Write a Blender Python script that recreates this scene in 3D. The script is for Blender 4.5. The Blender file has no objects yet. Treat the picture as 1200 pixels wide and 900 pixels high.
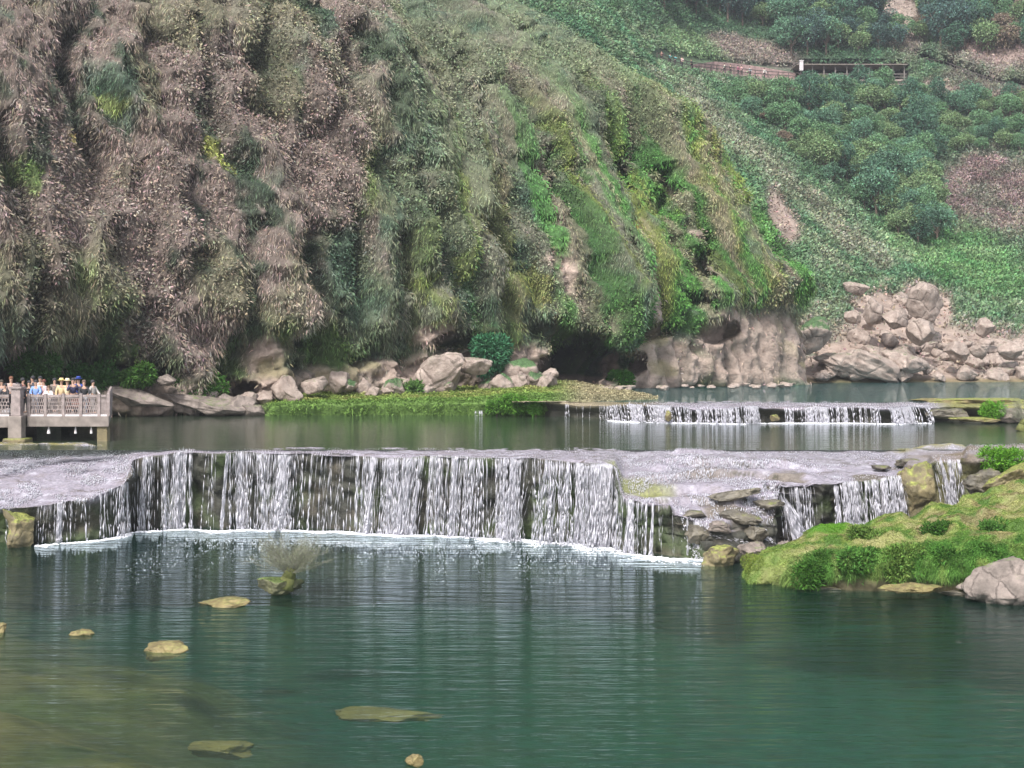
import bpy, math, random
import numpy as np
from mathutils import Vector
random.seed(7); rng = np.random.default_rng(11)
R = math.radians
sc = bpy.context.scene
col = sc.collection
F, CH, HR = 1648.0, 8.2, 400.0          # focal length (px of a 1200 wide frame), eye height, horizon row

def at(px, py, D):                       # measured picture position + distance -> metres
    return ((px-600)*D/F, D, CH-(py-HR)*D/F)
def proj(P):
    y = np.maximum(P[..., 1], 1.0)
    return 600+P[..., 0]*F/y, HR+(CH-P[..., 2])*F/y
def Dof(py, z): return F*(CH-z)/(py-HR)

# ------------------------------------------------------------------ noise
def _h(i, j, k):
    n = (i.astype(np.int64)*374761393 + j.astype(np.int64)*668265263 + k.astype(np.int64)*2147483647*3 + 12345) & 0xffffffff
    n = ((n ^ (n >> 13))*1274126177) & 0xffffffff
    n = (n ^ (n >> 16))
    n = (n*2246822519) & 0xffffffff
    return ((n >> 8) & 0xffff)/32767.5-1.0
def vn(x, y, z=0.0):
    x, y, z = np.broadcast_arrays(np.asarray(x, float), np.asarray(y, float), np.asarray(z, float))
    i, j, k = np.floor(x), np.floor(y), np.floor(z)
    u, v, w = x-i, y-j, z-k
    u = u*u*(3-2*u); v = v*v*(3-2*v); w = w*w*(3-2*w)
    def L(a, b, t): return a+(b-a)*t
    return L(L(L(_h(i, j, k), _h(i+1, j, k), u), L(_h(i, j+1, k), _h(i+1, j+1, k), u), v),
             L(L(_h(i, j, k+1), _h(i+1, j, k+1), u), L(_h(i, j+1, k+1), _h(i+1, j+1, k+1), u), v), w)
def fbm(x, y, z=0.0, o=4, g=0.5):
    r = 0; a = 1.0; t = 0
    for q in range(o):
        r = r+a*vn(np.asarray(x)*2**q+q*17.3, np.asarray(y)*2**q-q*9.1, np.asarray(z)*2**q+q*3.7); t += a; a *= g
    return r/t
def sst(a, b, x):
    t = np.clip((x-a)/(b-a), 0, 1); return t*t*(3-2*t)

# ------------------------------------------------------------------ meshes
def mesh_np(name, V, Fc, smooth=True, color=None, k=None):
    """V (n,3), Fc (m,k) int array"""
    V = np.asarray(V, np.float32).reshape(-1, 3); Fc = np.asarray(Fc, np.int32); k = Fc.shape[1]
    me = bpy.data.meshes.new(name)
    me.vertices.add(len(V)); me.vertices.foreach_set('co', V.ravel())
    me.loops.add(Fc.size); me.loops.foreach_set('vertex_index', Fc.ravel())
    me.polygons.add(len(Fc)); me.polygons.foreach_set('loop_start', np.arange(0, Fc.size, k, dtype=np.int32))
    me.polygons.foreach_set('use_smooth', np.full(len(Fc), smooth))
    me.update(calc_edges=True)
    if color is not None:
        c = np.ones((len(V), 4), np.float32); c[:, :color.shape[1]] = color
        at_ = me.color_attributes.new('Col', 'FLOAT_COLOR', 'POINT'); at_.data.foreach_set('color', c.ravel())
    return me
def link(name, me, mat=None, parent=None, loc=None):
    o = bpy.data.objects.new(name, me); col.objects.link(o)
    if mat is not None and me is not None and not me.materials: me.materials.append(mat)
    if parent is not None: o.parent = parent
    if loc is not None: o.location = loc
    return o
def tag(o, label=None, cat=None, group=None, kind=None):
    if label: o['label'] = ' '.join(label.split()[:16])
    if cat: o['category'] = cat
    if group: o['group'] = group
    if kind: o['kind'] = kind
    return o
def empty(name, loc, rz=0):
    o = bpy.data.objects.new(name, None); col.objects.link(o); o.location = loc; o.rotation_euler = (0, 0, rz)
    o.empty_display_size = .2
    return o
def gridfaces(nu, nv):
    a = np.arange(nu*nv).reshape(nu, nv)
    return np.stack([a[:-1, :-1], a[1:, :-1], a[1:, 1:], a[:-1, 1:]], -1).reshape(-1, 4)
def gnormals(P):
    du = np.gradient(P, axis=0); dv = np.gradient(P, axis=1)
    n = np.cross(du, dv); return n/np.maximum(np.linalg.norm(n, axis=-1, keepdims=True), 1e-9)

class MB:
    def __init__(s): s.v = []; s.f = []
    def box(s, x0, x1, y0, y1, z0, z1):
        b = len(s.v)
        s.v += [(x0,y0,z0),(x1,y0,z0),(x1,y1,z0),(x0,y1,z0),(x0,y0,z1),(x1,y0,z1),(x1,y1,z1),(x0,y1,z1)]
        s.f += [tuple(b+i for i in q) for q in ((0,3,2,1),(4,5,6,7),(0,1,5,4),(1,2,6,5),(2,3,7,6),(3,0,4,7))]
        return s
    def tube(s, p, q, r0, r1=None, n=7):
        r1 = r0 if r1 is None else r1
        p = Vector(p); q = Vector(q); d = (q-p).normalized()
        a = d.orthogonal().normalized(); c = d.cross(a); b = len(s.v)
        for (o, r) in ((p, r0), (q, r1)):
            for i in range(n):
                t = 2*math.pi*i/n; s.v.append(tuple(o+a*math.cos(t)*r+c*math.sin(t)*r))
        for i in range(n):
            j = (i+1) % n; s.f.append((b+i, b+j, b+n+j, b+n+i))
        s.f.append(tuple(b+i for i in range(n))[::-1]); s.f.append(tuple(b+n+i for i in range(n)))
        return s
    def path(s, pts, r0, r1, n=6):
        m = len(pts)-1
        for i in range(m):
            s.tube(pts[i], pts[i+1], r0+(r1-r0)*i/m, r0+(r1-r0)*(i+1)/m, n)
        return s
    def build(s, name, mat, parent=None, smooth=False, bevel=0):
        me = bpy.data.meshes.new(name); me.from_pydata(s.v, [], s.f)
        me.polygons.foreach_set('use_smooth', [smooth]*len(me.polygons))
        o = link(name, me, mat, parent)
        if bevel:
            b = o.modifiers.new('b', 'BEVEL'); b.width = bevel; b.segments = 2; b.limit_method = 'ANGLE'
        return o

# ------------------------------------------------------------------ materials
def newmat(name):
    m = bpy.data.materials.new(name); m.use_nodes = True
    nt = m.node_tree; b = nt.nodes['Principled BSDF']
    return m, nt, b
def N(nt, t, **k):
    n = nt.nodes.new(t)
    for a, v in k.items():
        if a in n.inputs: n.inputs[a].default_value = v
        else: setattr(n, a, v)
    return n
def noise(nt, scale, detail=4, rough=.55, mapscale=None, coord='Object'):
    tc = nt.nodes.new('ShaderNodeTexCoord'); n = nt.nodes.new('ShaderNodeTexNoise')
    n.inputs['Scale'].default_value = scale; n.inputs['Detail'].default_value = detail; n.inputs['Roughness'].default_value = rough
    if mapscale:
        mp = nt.nodes.new('ShaderNodeMapping'); mp.inputs['Scale'].default_value = mapscale
        nt.links.new(tc.outputs[coord], mp.inputs[0]); nt.links.new(mp.outputs[0], n.inputs['Vector'])
    else: nt.links.new(tc.outputs[coord], n.inputs['Vector'])
    return n
def bump(nt, b, src, strength, dist, prev=None):
    bp = nt.nodes.new('ShaderNodeBump'); bp.inputs['Strength'].default_value = strength; bp.inputs['Distance'].default_value = dist
    nt.links.new(src, bp.inputs['Height'])
    if prev: nt.links.new(prev, bp.inputs['Normal'])
    if b: nt.links.new(bp.outputs[0], b.inputs['Normal'])
    return bp.outputs[0]
def flat(name, c, rough=.7, var=.25, scale=6, bmp=0, metal=0):
    m, nt, b = newmat(name)
    n = noise(nt, scale)
    r = nt.nodes.new('ShaderNodeMapRange'); r.inputs[3].default_value = 1-var; r.inputs[4].default_value = 1+var
    r.inputs[1].default_value = .25; r.inputs[2].default_value = .75
    nt.links.new(n.outputs[0], r.inputs[0])
    mx = nt.nodes.new('ShaderNodeVectorMath'); mx.operation = 'SCALE'; mx.inputs[0].default_value = c
    nt.links.new(r.outputs[0], mx.inputs['Scale']); nt.links.new(mx.outputs[0], b.inputs['Base Color'])
    b.inputs['Roughness'].default_value = rough; b.inputs['Metallic'].default_value = metal
    if bmp: bump(nt, b, n.outputs[0], .6, bmp)
    return m
def attr_mat(name, rough=.75, var=.2, scale=3, bmp=0.08, bscale=4, trans=0, spec=.3, mapscale=None):
    m, nt, b = newmat(name)
    a = nt.nodes.new('ShaderNodeAttribute'); a.attribute_name = 'Col'
    out = a.outputs['Color']
    if var:
        n = noise(nt, scale, 5, .65, mapscale)
        r = nt.nodes.new('ShaderNodeMapRange'); r.inputs[1].default_value = .3; r.inputs[2].default_value = .7
        r.inputs[3].default_value = 1-var; r.inputs[4].default_value = 1+var
        nt.links.new(n.outputs[0], r.inputs[0])
        mx = nt.nodes.new('ShaderNodeVectorMath'); mx.operation = 'SCALE'
        nt.links.new(out, mx.inputs[0]); nt.links.new(r.outputs[0], mx.inputs['Scale']); out = mx.outputs[0]
    nt.links.new(out, b.inputs['Base Color'])
    b.inputs['Roughness'].default_value = rough; b.inputs['Specular IOR Level'].default_value = spec
    if bmp:
        n2 = noise(nt, bscale, 8, .65, mapscale); bump(nt, b, n2.outputs[0], .8, bmp)
    if trans:
        tr = nt.nodes.new('ShaderNodeBsdfTranslucent'); nt.links.new(out, tr.inputs[0])
        ms = nt.nodes.new('ShaderNodeMixShader'); ms.inputs[0].default_value = trans
        o = nt.nodes['Material Output']
        nt.links.new(b.outputs[0], ms.inputs[1]); nt.links.new(tr.outputs[0], ms.inputs[2]); nt.links.new(ms.outputs[0], o.inputs[0])
    return m
M = {}
M['cliff'] = attr_mat('cliff_surface', .9, .3, 1.2, .35, 1.6)
M['hill'] = attr_mat('hill_surface', .9, .3, .6, .4, 1.2)
M['leaf'] = attr_mat('foliage', .8, 0, 1, 0, 1, spec=.15)
nt_ = M['leaf'].node_tree; df_ = nt_.nodes.new('ShaderNodeBsdfDiffuse'); nt_.links.new([n for n in nt_.nodes if n.type == 'ATTRIBUTE'][0].outputs[0], df_.inputs[0]); nt_.links.new(df_.outputs[0], nt_.nodes['Material Output'].inputs[0])
M['bed'] = attr_mat('bed_gravel', .8, .45, 1.2, .05, 3)
M['turf'] = attr_mat('turf', .9, .3, 3, .06, 9)

def rock_mat(name, c1, c2, moss=None, mossamt=.5, bscale=3, bd=.12, rough=.75):
    m, nt, b = newmat(name)
    n = noise(nt, 1.3, 8, .65); cr = nt.nodes.new('ShaderNodeValToRGB')
    cr.color_ramp.elements[0].position = .34; cr.color_ramp.elements[1].position = .66
    cr.color_ramp.elements[0].color = (*c1, 1); cr.color_ramp.elements[1].color = (*c2, 1)
    nt.links.new(n.outputs[0], cr.inputs[0]); out = cr.outputs[0]
    if moss:
        g = nt.nodes.new('ShaderNodeNewGeometry'); sp = nt.nodes.new('ShaderNodeSeparateXYZ'); nt.links.new(g.outputs['Normal'], sp.inputs[0])
        n3 = noise(nt, 2.2, 6, .6); ad = N(nt, 'ShaderNodeMath', operation='MULTIPLY_ADD'); ad.inputs[1].default_value = 1.6
        nt.links.new(n3.outputs[0], ad.inputs[0]); nt.links.new(sp.outputs[2], ad.inputs[2])
        mr = nt.nodes.new('ShaderNodeMapRange'); mr.inputs[1].default_value = 1.68-mossamt; mr.inputs[2].default_value = 2.05-mossamt
        nt.links.new(ad.outputs[0], mr.inputs[0])
        mx = nt.nodes.new('ShaderNodeMixRGB'); nt.links.new(mr.outputs[0], mx.inputs[0]); nt.links.new(out, mx.inputs[1])
        n4 = noise(nt, 9, 4); c4 = nt.nodes.new('ShaderNodeValToRGB')
        c4.color_ramp.elements[0].color = (*[v*.5 for v in moss], 1); c4.color_ramp.elements[1].color = (*[v*1.4 for v in moss], 1)
        c4.color_ramp.elements[0].position = .35; c4.color_ramp.elements[1].position = .65
        nt.links.new(n4.outputs[0], c4.inputs[0]); nt.links.new(c4.outputs[0], mx.inputs[2]); out = mx.outputs[0]
    nt.links.new(out, b.inputs['Base Color']); b.inputs['Roughness'].default_value = rough
    n2 = noise(nt, bscale, 10, .7); nr = bump(nt, None, n2.outputs[0], .9, bd)
    vo = nt.nodes.new('ShaderNodeTexVoronoi'); vo.feature = 'DISTANCE_TO_EDGE'; vo.inputs['Scale'].default_value = bscale*.35
    tc = nt.nodes.new('ShaderNodeTexCoord'); mp = nt.nodes.new('ShaderNodeMixRGB'); mp.inputs[0].default_value = .25
    nt.links.new(tc.outputs['Object'], mp.inputs[1]); nt.links.new(n2.outputs['Color'], mp.inputs[2]); nt.links.new(mp.outputs[0], vo.inputs['Vector'])
    m2 = nt.nodes.new('ShaderNodeMapRange'); m2.inputs[2].default_value = .06; nt.links.new(vo.outputs['Distance'], m2.inputs[0])
    bump(nt, b, m2.outputs[0], .6, bd*.6, nr)
    return m
TAN = (.23, .178, .152); TAN2 = (.42, .345, .305)
M['tan'] = rock_mat('tan_limestone', TAN, TAN2, (.10, .15, .05), -.02, 1.6, .3)
M['tangrass'] = rock_mat('tan_limestone_grassy', TAN, TAN2, (.07, .14, .05), .55, 1.6, .3)
M['darkrock'] = rock_mat('dark_wet_rock', (.05, .045, .035), (.17, .15, .115), (.13, .15, .03), .0, 3, .09, .4)
M['mossrock'] = rock_mat('mossy_rock', (.10, .085, .05), (.26, .21, .11), (.19, .205, .05), .55, 4, .07, .7)
M['ochrerock'] = rock_mat('ochre_algae_rock', (.09, .07, .03), (.25, .20, .085), (.18, .17, .06), .1, 5, .06, .6)
M['greyrock'] = rock_mat('grey_brown_rock', (.10, .083, .072), (.29, .24, .215), (.12, .17, .05), -.02, 4, .1, .7)

# ------------------------------------------------------------------ scattering of leaves and blades
def blades(P, D, W, L, C, curl=.3, name='foliage', mat=None, wide=None):
    """P roots, D unit direction, W width, L length, C colour: one bent leaf (5 verts, a quad and a tip) each"""
    n = len(P); W = np.broadcast_to(W, n)[:, None]; L = np.broadcast_to(L, n)[:, None]
    r = rng.normal(size=(n, 3)); s = np.cross(D, r); s /= np.maximum(np.linalg.norm(s, axis=1, keepdims=True), 1e-6)
    up = np.cross(s, D)
    mid = P+D*L*.5+up*L*curl*.25; tip = P+D*L+up*L*(-curl*.2)+np.array([0, 0, -1])*L*curl*.5
    V = np.stack([P, mid-s*W*.5, tip, mid+s*W*.5], 1).reshape(-1, 3)
    Fc = np.arange(4*n).reshape(n, 4)
    return V, Fc, np.repeat(C, 4, axis=0)
def emit(name, sets, mat):
    Vs, Fs, Cs = [], [], []; b = 0
    for V, Fc, C in sets:
        Vs.append(V); Fs.append(Fc+b); Cs.append(C); b += len(V)
    me = mesh_np(name, np.concatenate(Vs), np.concatenate(Fs), False, np.concatenate(Cs))
    return link(name, me, mat)
def unit(v): return v/np.maximum(np.linalg.norm(v, axis=-1, keepdims=True), 1e-9)
def sample_grid(P, n, weight=None):
    """random points on a grid surface, area weighted"""
    a = P[:-1, :-1]; b = P[1:, :-1]; c = P[:-1, 1:]
    ar = np.linalg.norm(np.cross(b-a, c-a), axis=-1)
    if weight is not None: ar = ar*weight[:-1, :-1]
    p = ar.ravel()/ar.sum(); idx = rng.choice(len(p), n, p=p)
    i, j = np.unravel_index(idx, ar.shape); u = rng.random(n); v = rng.random(n)
    return i+u, j+v
def bil(A, i, j):
    i0 = np.clip(i.astype(int), 0, A.shape[0]-2); j0 = np.clip(j.astype(int), 0, A.shape[1]-2)
    u = i-i0; v = j-j0
    if A.ndim == 3: u = u[:, None]; v = v[:, None]
    return (A[i0, j0]*(1-u)*(1-v)+A[i0+1, j0]*u*(1-v)+A[i0, j0+1]*(1-u)*v+A[i0+1, j0+1]*u*v)
def blob(px, py, cx, cy, rx, ry, ang=0, soft=.35):
    c, s = math.cos(R(ang)), math.sin(R(ang)); dx = px-cx; dy = py-cy
    x = (dx*c+dy*s)/rx; y = (-dx*s+dy*c)/ry
    w = fbm(px/22., py/22., cx*.13, 3)*.35
    return 1-sst(1-soft, 1+soft, np.sqrt(x*x+y*y)+w)
def polyline_d(px, py, pts):
    d = np.full(px.shape, 1e9)
    for (x0, y0), (x1, y1) in zip(pts[:-1], pts[1:]):
        vx, vy = x1-x0, y1-y0; t = np.clip(((px-x0)*vx+(py-y0)*vy)/(vx*vx+vy*vy), 0, 1)
        d = np.minimum(d, np.hypot(px-x0-t*vx, py-y0-t*vy))
    return d
def mixc(C, c, w): return C*(1-w[..., None])+np.asarray(c)*w[..., None]

MAUVE = (.255, .20, .178); MAUVE2 = (.36, .29, .26); GREY = (.24, .225, .18); GG = (.155, .185, .12); BG = (.10, .165, .115); DG = (.035, .065, .04)
BR = (.09, .2, .035); YG = (.22, .25, .06); TANC = (.35, .275, .235)

# ------------------------------------------------------------------ CLIFF
plan = [(-420, 62), (-250, 72), (-100, 79), (0, 85), (150, 90), (300, 95), (480, 103), (600, 109), (700, 114), (800, 118), (870, 121), (915, 124.5), (935, 128)]
bx = [((u-600)*d/F, d) for u, d in plan]+[(25.6, 135), (25, 146), (22, 162), (17, 185), (8, 215)]
ub = [u for u, d in plan]+[960, 995, 1040, 1100, 1180]
bx = np.array(bx)
au = [-420, 0, 300, 600, 800, 870, 935, 960, 1180]; aa = [30, 36, 42, 46, 50, 56, 66, 80, 90]
z0u = [-420, 0, 300, 500, 700, 840, 900, 935, 1000, 1180]; z0v = [12, 12, 13, 13, 13, 11.5, 6.5, 3.5, 2, 2]
lz = np.array([-14, 0, 3, 6, 13, 19, 24.5, 30, 34, 37, 39, 41]); ll = np.array([0, 0, .7, 2.2, 5.4, 9, 15.5, 25, 37, 52, 70, 95])
la = np.concatenate([[0], np.cumsum(np.hypot(np.diff(lz), np.diff(ll)))])
NU, NV = 640, 400
u = np.linspace(-420, 1180, NU); tt = np.linspace(0, la[-1]*.9, NV)
# denser rows low down
tt = np.concatenate([np.linspace(0, 62, 340), np.linspace(62.4, 118, 60)])
def smooth(a, k):
    ker = np.hanning(k+2)[1:-1]; ker /= ker.sum(); return np.convolve(np.pad(a, k//2, mode='edge'), ker, 'valid')[:len(a)]
BXs = smooth(np.interp(u, ub, bx[:, 0]), 25); BYs = smooth(np.interp(u, ub, bx[:, 1]), 25)
arc = np.concatenate([[0], np.cumsum(np.hypot(np.diff(BXs), np.diff(BYs)))])
A = np.radians(smooth(np.interp(u, au, aa), 25)); Z0 = smooth(np.interp(u, z0u, z0v), 25)
hz = np.interp(tt, la, lz); hl = np.interp(tt, la, ll)
hl = smooth(hl, 15)
z = Z0[:, None]+hz[None, :]; lean = np.broadcast_to(hl[None, :], z.shape)
z = np.where(z < 0, z*.2, z)
nx = np.sin(A)[:, None]; ny = -np.cos(A)[:, None]
P0 = np.stack([BXs[:, None]-nx*lean, BYs[:, None]-ny*lean, z], -1)
S = np.broadcast_to(arc[:, None], z.shape); T = np.broadcast_to(tt[None, :], z.shape)
U = np.broadcast_to(u[:, None], z.shape)
hh = z-3.5                                             # height above the river shelf
px0, py0 = proj(P0)
warp = fbm(S/9, T/14, 2, 3)*2.6*(1+.9*(1-sst(380, 600, U)))+.5*fbm(S/2, T/3, 6, 2)
rib = 1-np.abs(vn((S+warp)/6.5, T/60, 5))*2             # draped buttresses that follow the fall line
rib2 = 1-np.abs(vn((S+warp*1.4)/2.3, T/22, 9))*2
big = fbm(S/16, T/30, 1, 2)
tex = fbm(S/1.6, T/2.2, 4, 4, .6)
fine = fbm(S/.5, T/.9, 8, 3, .6)
skirt = 4.6+2.2*vn(S/4.5, 0, 3)+1.3*vn(S/1.5, 0, 8)
under = 1-sst(-1.2, .8, hh-skirt)
left = 1-sst(380, 560, U)
right = sst(560, 700, U)
rib3 = 1-np.abs(vn((S+warp*1.6)/1.05, T/13, 12))*2
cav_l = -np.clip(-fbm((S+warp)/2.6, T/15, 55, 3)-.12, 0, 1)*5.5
shelf = 1-np.abs(vn(S/5.5+.3*T, T/4.5+.25*S/5, 15))*2; shelf2 = 1-np.abs(vn(S/2.2+.2*T, T/1.9, 25))*2
hol = np.clip(-fbm(S/1.5, T/1.9, 57, 3)-.22, 0, 1)*4.5
disp = 2.8*big+(.40*shelf+.40*shelf2)*(.4+.6*left)-hol+2.6*rib*(1-.28*left)*(.75+.55*vn(S/8, T/12, 61))+1.5*rib2*(1-.35*left)+.6*rib3*(1-.4*left)+.85*tex+.4*fine+cav_l
dj = fbm(px0/14, py0/30, 9, 3)*7
disp += 1.2*(1-sst(10, 40, polyline_d(px0, py0, [(770, 130), (796, 200), (818, 270), (850, 335)])+dj)) - 3.4*(1-sst(6, 26, polyline_d(px0, py0, [(812, 150), (838, 220), (866, 290), (905, 340)])+dj))
disp += sst(60, 220, U)*0
disp -= under*(1.5+1.8*left*(1-sst(250, 330, U)))*(.6+.5*vn(S/5, 1, 4))
# rounded drooping skirts, lower left
for (cx, cy, rx, ry, am) in ((20, 360, 45, 75, 2.6), (120, 350, 40, 70, 2.0), (160, 390, 32, 55, 2.2), (270, 350, 28, 60, 1.6), (60, 260, 60, 90, 1.6),
                             (690, 360, 34, 70, 2.0), (838, 345, 30, 30, 1.6), (470, 330, 30, 120, 1.3), (750, 300, 30, 90, 1.4),
                             (880, 420, 45, 50, 1.3), (600, 395, 60, 24, 1.5), (700, 130, 60, 45, 1.6)):
    q = ((px0-cx)/rx)**2+((py0-cy)/ry)**2; disp += am*np.exp(-q)
# undercuts, caves
cave = np.zeros_like(z); caved = np.zeros_like(z)
for (cx, cy, rx, ry, am) in ((662, 432, 34, 36, 12.0), (712, 425, 40, 20, 8), (628, 385, 26, 14, 3.6), (345, 402, 18, 16, 3), (777, 226, 7, 30, 3.0),
                             (828, 388, 26, 15, 3.4), (95, 442, 26, 18, 5), (285, 462, 14, 18, 4.5), (195, 440, 14, 10, 3), (0, 442, 60, 22, 4), (525, 400, 24, 13, 3), (742, 210, 9, 36, 3.2), (812, 300, 9, 26, 3.5), (700, 300, 6, 30, 2.2), (645, 200, 5, 30, 2), (800, 350, 22, 9, 3), (750, 388, 34, 10, 2.5), (650, 395, 24, 14, 4), (170, 438, 26, 12, 3.5)):
    w = fbm(S/1.3, T/1.3, cx, 2)*.4
    q = ((px0-cx)/rx)**2+((py0-cy)/ry)**2; m_ = 1-sst(.6, 1.25, q+w); caved = np.maximum(caved, am*m_); cave = np.maximum(cave, m_)
# colour ------------------------------------------------------------
rk = np.zeros_like(z)
for b_ in ((515, 440, 45, 30, -12), (552, 432, 30, 18, 0), (608, 430, 34, 26, 10), (330, 455, 34, 22, 10), (375, 450, 34, 20, 0), (310, 425, 14, 30, 0), (420, 450, 18, 22, 0),
           (785, 428, 38, 32, 0), (755, 432, 18, 28, 0), (870, 412, 66, 44, 5), (842, 400, 28, 40, 0), (925, 420, 26, 34, 0), (745, 335, 8, 46, -4), (652, 322, 6, 26, -6),
           (760, 370, 6, 40, -6), (150, 470, 60, 18, 10), (225, 468, 50, 16, 12), (640, 300, 6, 12, 0), (700, 438, 12, 30, 0),
           (300, 462, 40, 20, 0), (400, 462, 60, 18, 0), (540, 452, 110, 18, 0), (450, 440, 30, 20, 0), (660, 452, 60, 8, 0),
           (500, 392, 20, 14, 0), (570, 400, 20, 12, 0), (462, 455, 18, 18, 0)):
    rk = np.maximum(rk, blob(px0, py0, *b_, soft=.25))
rk = np.maximum(rk, sst(.5, .7, fbm(S/1.8, T/4, 21, 3))*sst(430, 520, U)*(1-sst(840, 880, U))*sst(180, 260, py0)*.9)
# faceted rock
fac = np.abs(fbm((S+T*.35)/2.2, (T-S*.3)/1.6, 31, 5, .62)); fac2 = np.abs(fbm((S-T*.4)/.8, T/1.0, 33, 4, .6)); vfc = sst(690, 760, U); fac = fac*(1-vfc)+vfc*np.abs(fbm((S+.15*T)/1.5, T/5.5, 35, 5, .55)); fac2 = fac2*(1-vfc*.6); disp = disp*(1-rk)+rk*(disp*.35+1.2-2.2*fac-.8*fac2)
C = np.empty(z.shape+(3,)); C[:] = GG
pat = fbm(S/7, T/12, 40, 4, .6); pat2 = fbm(S/2.6, T/7, 44, 4, .6); pat3 = fbm(S/1.1, T/3, 48, 3, .6)
wm = np.clip(1-sst(300, 640, px0+py0*.25)*.85, 0, 1)
C = mixc(C, GREY, sst(-.1, .35, pat2)*.7)
C = mixc(C, MAUVE, sst(.34, .66, wm*.80+pat*.22+pat2*.42+pat3*.35)*.92)
C = mixc(C, MAUVE2, sst(.12, .4, fbm(S/1.3, T/1.8, 88, 3)+pat2*.3)*wm*.55)
C = mixc(C, BG, sst(.10, .35, -pat2+pat3*.4-.1*wm)*.8)
C = mixc(C, (.2, .21, .12), sst(.12, .35, fbm(S/3.2, T/7, 83, 4))*.6*(1-sst(500, 640, px0)))
C = mixc(C, DG, sst(.22, .42, -pat3*.9-pat2*.35-pat*.3)*.8)

# silver green crest strips along upper right shoulders
crest = sst(.35, .8, rib)*sst(330, 560, px0)
C = mixc(C, (.21, .245, .155), crest*.55*(1-sst(230, 330, py0)))
for pts, w, c_, a_ in (([(575, 0), (640, 60), (740, 100), (790, 170)], 16, (.26, .31, .19), .6), ([(235, 0), (330, 60), (390, 110), (410, 170)], 9, (.28, .27, .2), .7),
                       ([(540, 30), (620, 70), (650, 110), (665, 160)], 10, (.24, .28, .17), .6),
                       ([(655, 150), (668, 260), (680, 330), (690, 395)], 13, (.085, .19, .05), .8), ([(735, 165), (760, 260), (790, 350), (800, 385)], 10, (.08, .2, .045), .85),
                       ([(785, 160), (800, 240), (830, 310), (870, 350)], 11, (.2, .235, .07), .8), ([(770, 180), (785, 260), (800, 330)], 9, (.09, .19, .03), .8), ([(720, 180), (735, 260), (765, 330), (785, 390)], 7, (.17, .22, .05), .8),
                       ([(520, 210), (530, 260), (525, 330)], 9, (.2, .25, .07), .7), ([(472, 250), (476, 330), (480, 400)], 7, (.17, .2, .09), .7), ([(412, 180), (416, 260), (414, 300)], 5, (.16, .22, .07), .7),
                       ([(488, 330), (500, 380), (505, 400)], 13, (.2, .24, .06), .7), ([(555, 260), (590, 290)], 8, (.3, .27, .07), .6), ([(620, 330), (628, 350)], 14, (.2, .22, .06), .7),
                       ([(730, 270), (742, 300)], 7, (.34, .28, .05), .7), ([(243, 165), (272, 200)], 5, (.42, .45, .12), .8), ([(120, 115), (135, 130)], 6, (.3, .36, .12), .7), ([(5, 200), (25, 215)], 14, (.2, .3, .08), .7), ([(80, 160), (85, 168)], 6, (.4, .35, .08), .6),
                       ([(90, 320), (100, 350)], 14, (.22, .27, .12), .7), ([(575, 395), (585, 410)], 20, (.06, .17, .08), .9), ([(620, 125), (650, 155)], 8, (.1, .19, .07), .5)):
    d = polyline_d(px0, py0, pts)+fbm(px0/5, py0/28, 3, 4, .65)*w*1.9
    C = mixc(C, c_, (1-sst(w*.5, w*1.2, d))*a_)
stk = fbm((S+warp)/.9, T/26, 70, 4, .6); stk2 = fbm((S+warp)/1.3, T/30, 75, 3, .6); rw = sst(400, 700, px0)*(1-sst(868, 900, px0))*sst(40, 190, py0)
C = mixc(C, (.095, .25, .06), sst(.06, .24, stk+.12*sst(600, 720, px0))*rw*.9)
C = mixc(C, (.21, .25, .07), sst(.16, .30, stk2)*rw*.8)
C = mixc(C, (.30, .25, .19), sst(.2, .34, fbm((S+warp)/.7, T/16, 79, 3))*rw*.7)
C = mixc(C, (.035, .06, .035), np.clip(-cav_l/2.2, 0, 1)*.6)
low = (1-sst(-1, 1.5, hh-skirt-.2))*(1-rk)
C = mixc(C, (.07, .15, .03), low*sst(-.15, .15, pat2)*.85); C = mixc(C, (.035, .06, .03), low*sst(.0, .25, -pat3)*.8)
C = mixc(C, (.05, .06, .035), sst(.1, 1, np.maximum(0, ((.35-disp*.2)))) * 0)
rc = np.stack([np.full_like(z, TANC[i]) for i in range(3)], -1)*(1-.9*np.clip(fac-.12, 0, .5)-.6*np.clip(fac2-.2, 0, .5))[..., None]*(1+.35*fbm(S/1.2, T/2, 60, 4, .6))[..., None]
rc = rc*(1+.45*fbm(S/.5, T/6, 91, 3)[..., None])
rc = mixc(rc, (.2, .17, .14), sst(.05, .35, fbm(S/.9, T/8, 93, 4))*.6)
rc = mixc(rc, (.22, .2, .10), sst(.1, .4, fbm(S/2.5, T/1.5, 66, 3))*.6)
C = C*(1-rk[..., None])+rc*rk[..., None]
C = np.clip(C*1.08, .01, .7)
PC = P0.copy()
PC[..., 0] += nx*disp; PC[..., 1] += ny*disp; PC[..., 2] += .15*disp*sst(0, 20, T-14)
PC[..., 1] += caved; PC[..., 0] += caved*P0[..., 0]/P0[..., 1]
nrmC = gnormals(PC)
if (nrmC[..., 1].mean() > 0): nrmC = -nrmC
Cbase = np.clip(C*(.5+.5*rk)[..., None], .008, .7)  # non-rock surface darkened so gaps between the leaves look shaded
cliff = link('cliff', mesh_np('cliff', PC, gridfaces(NU, NV), True, Cbase.reshape(-1, 3)), M['cliff']); tag(cliff, kind='structure')

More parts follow.
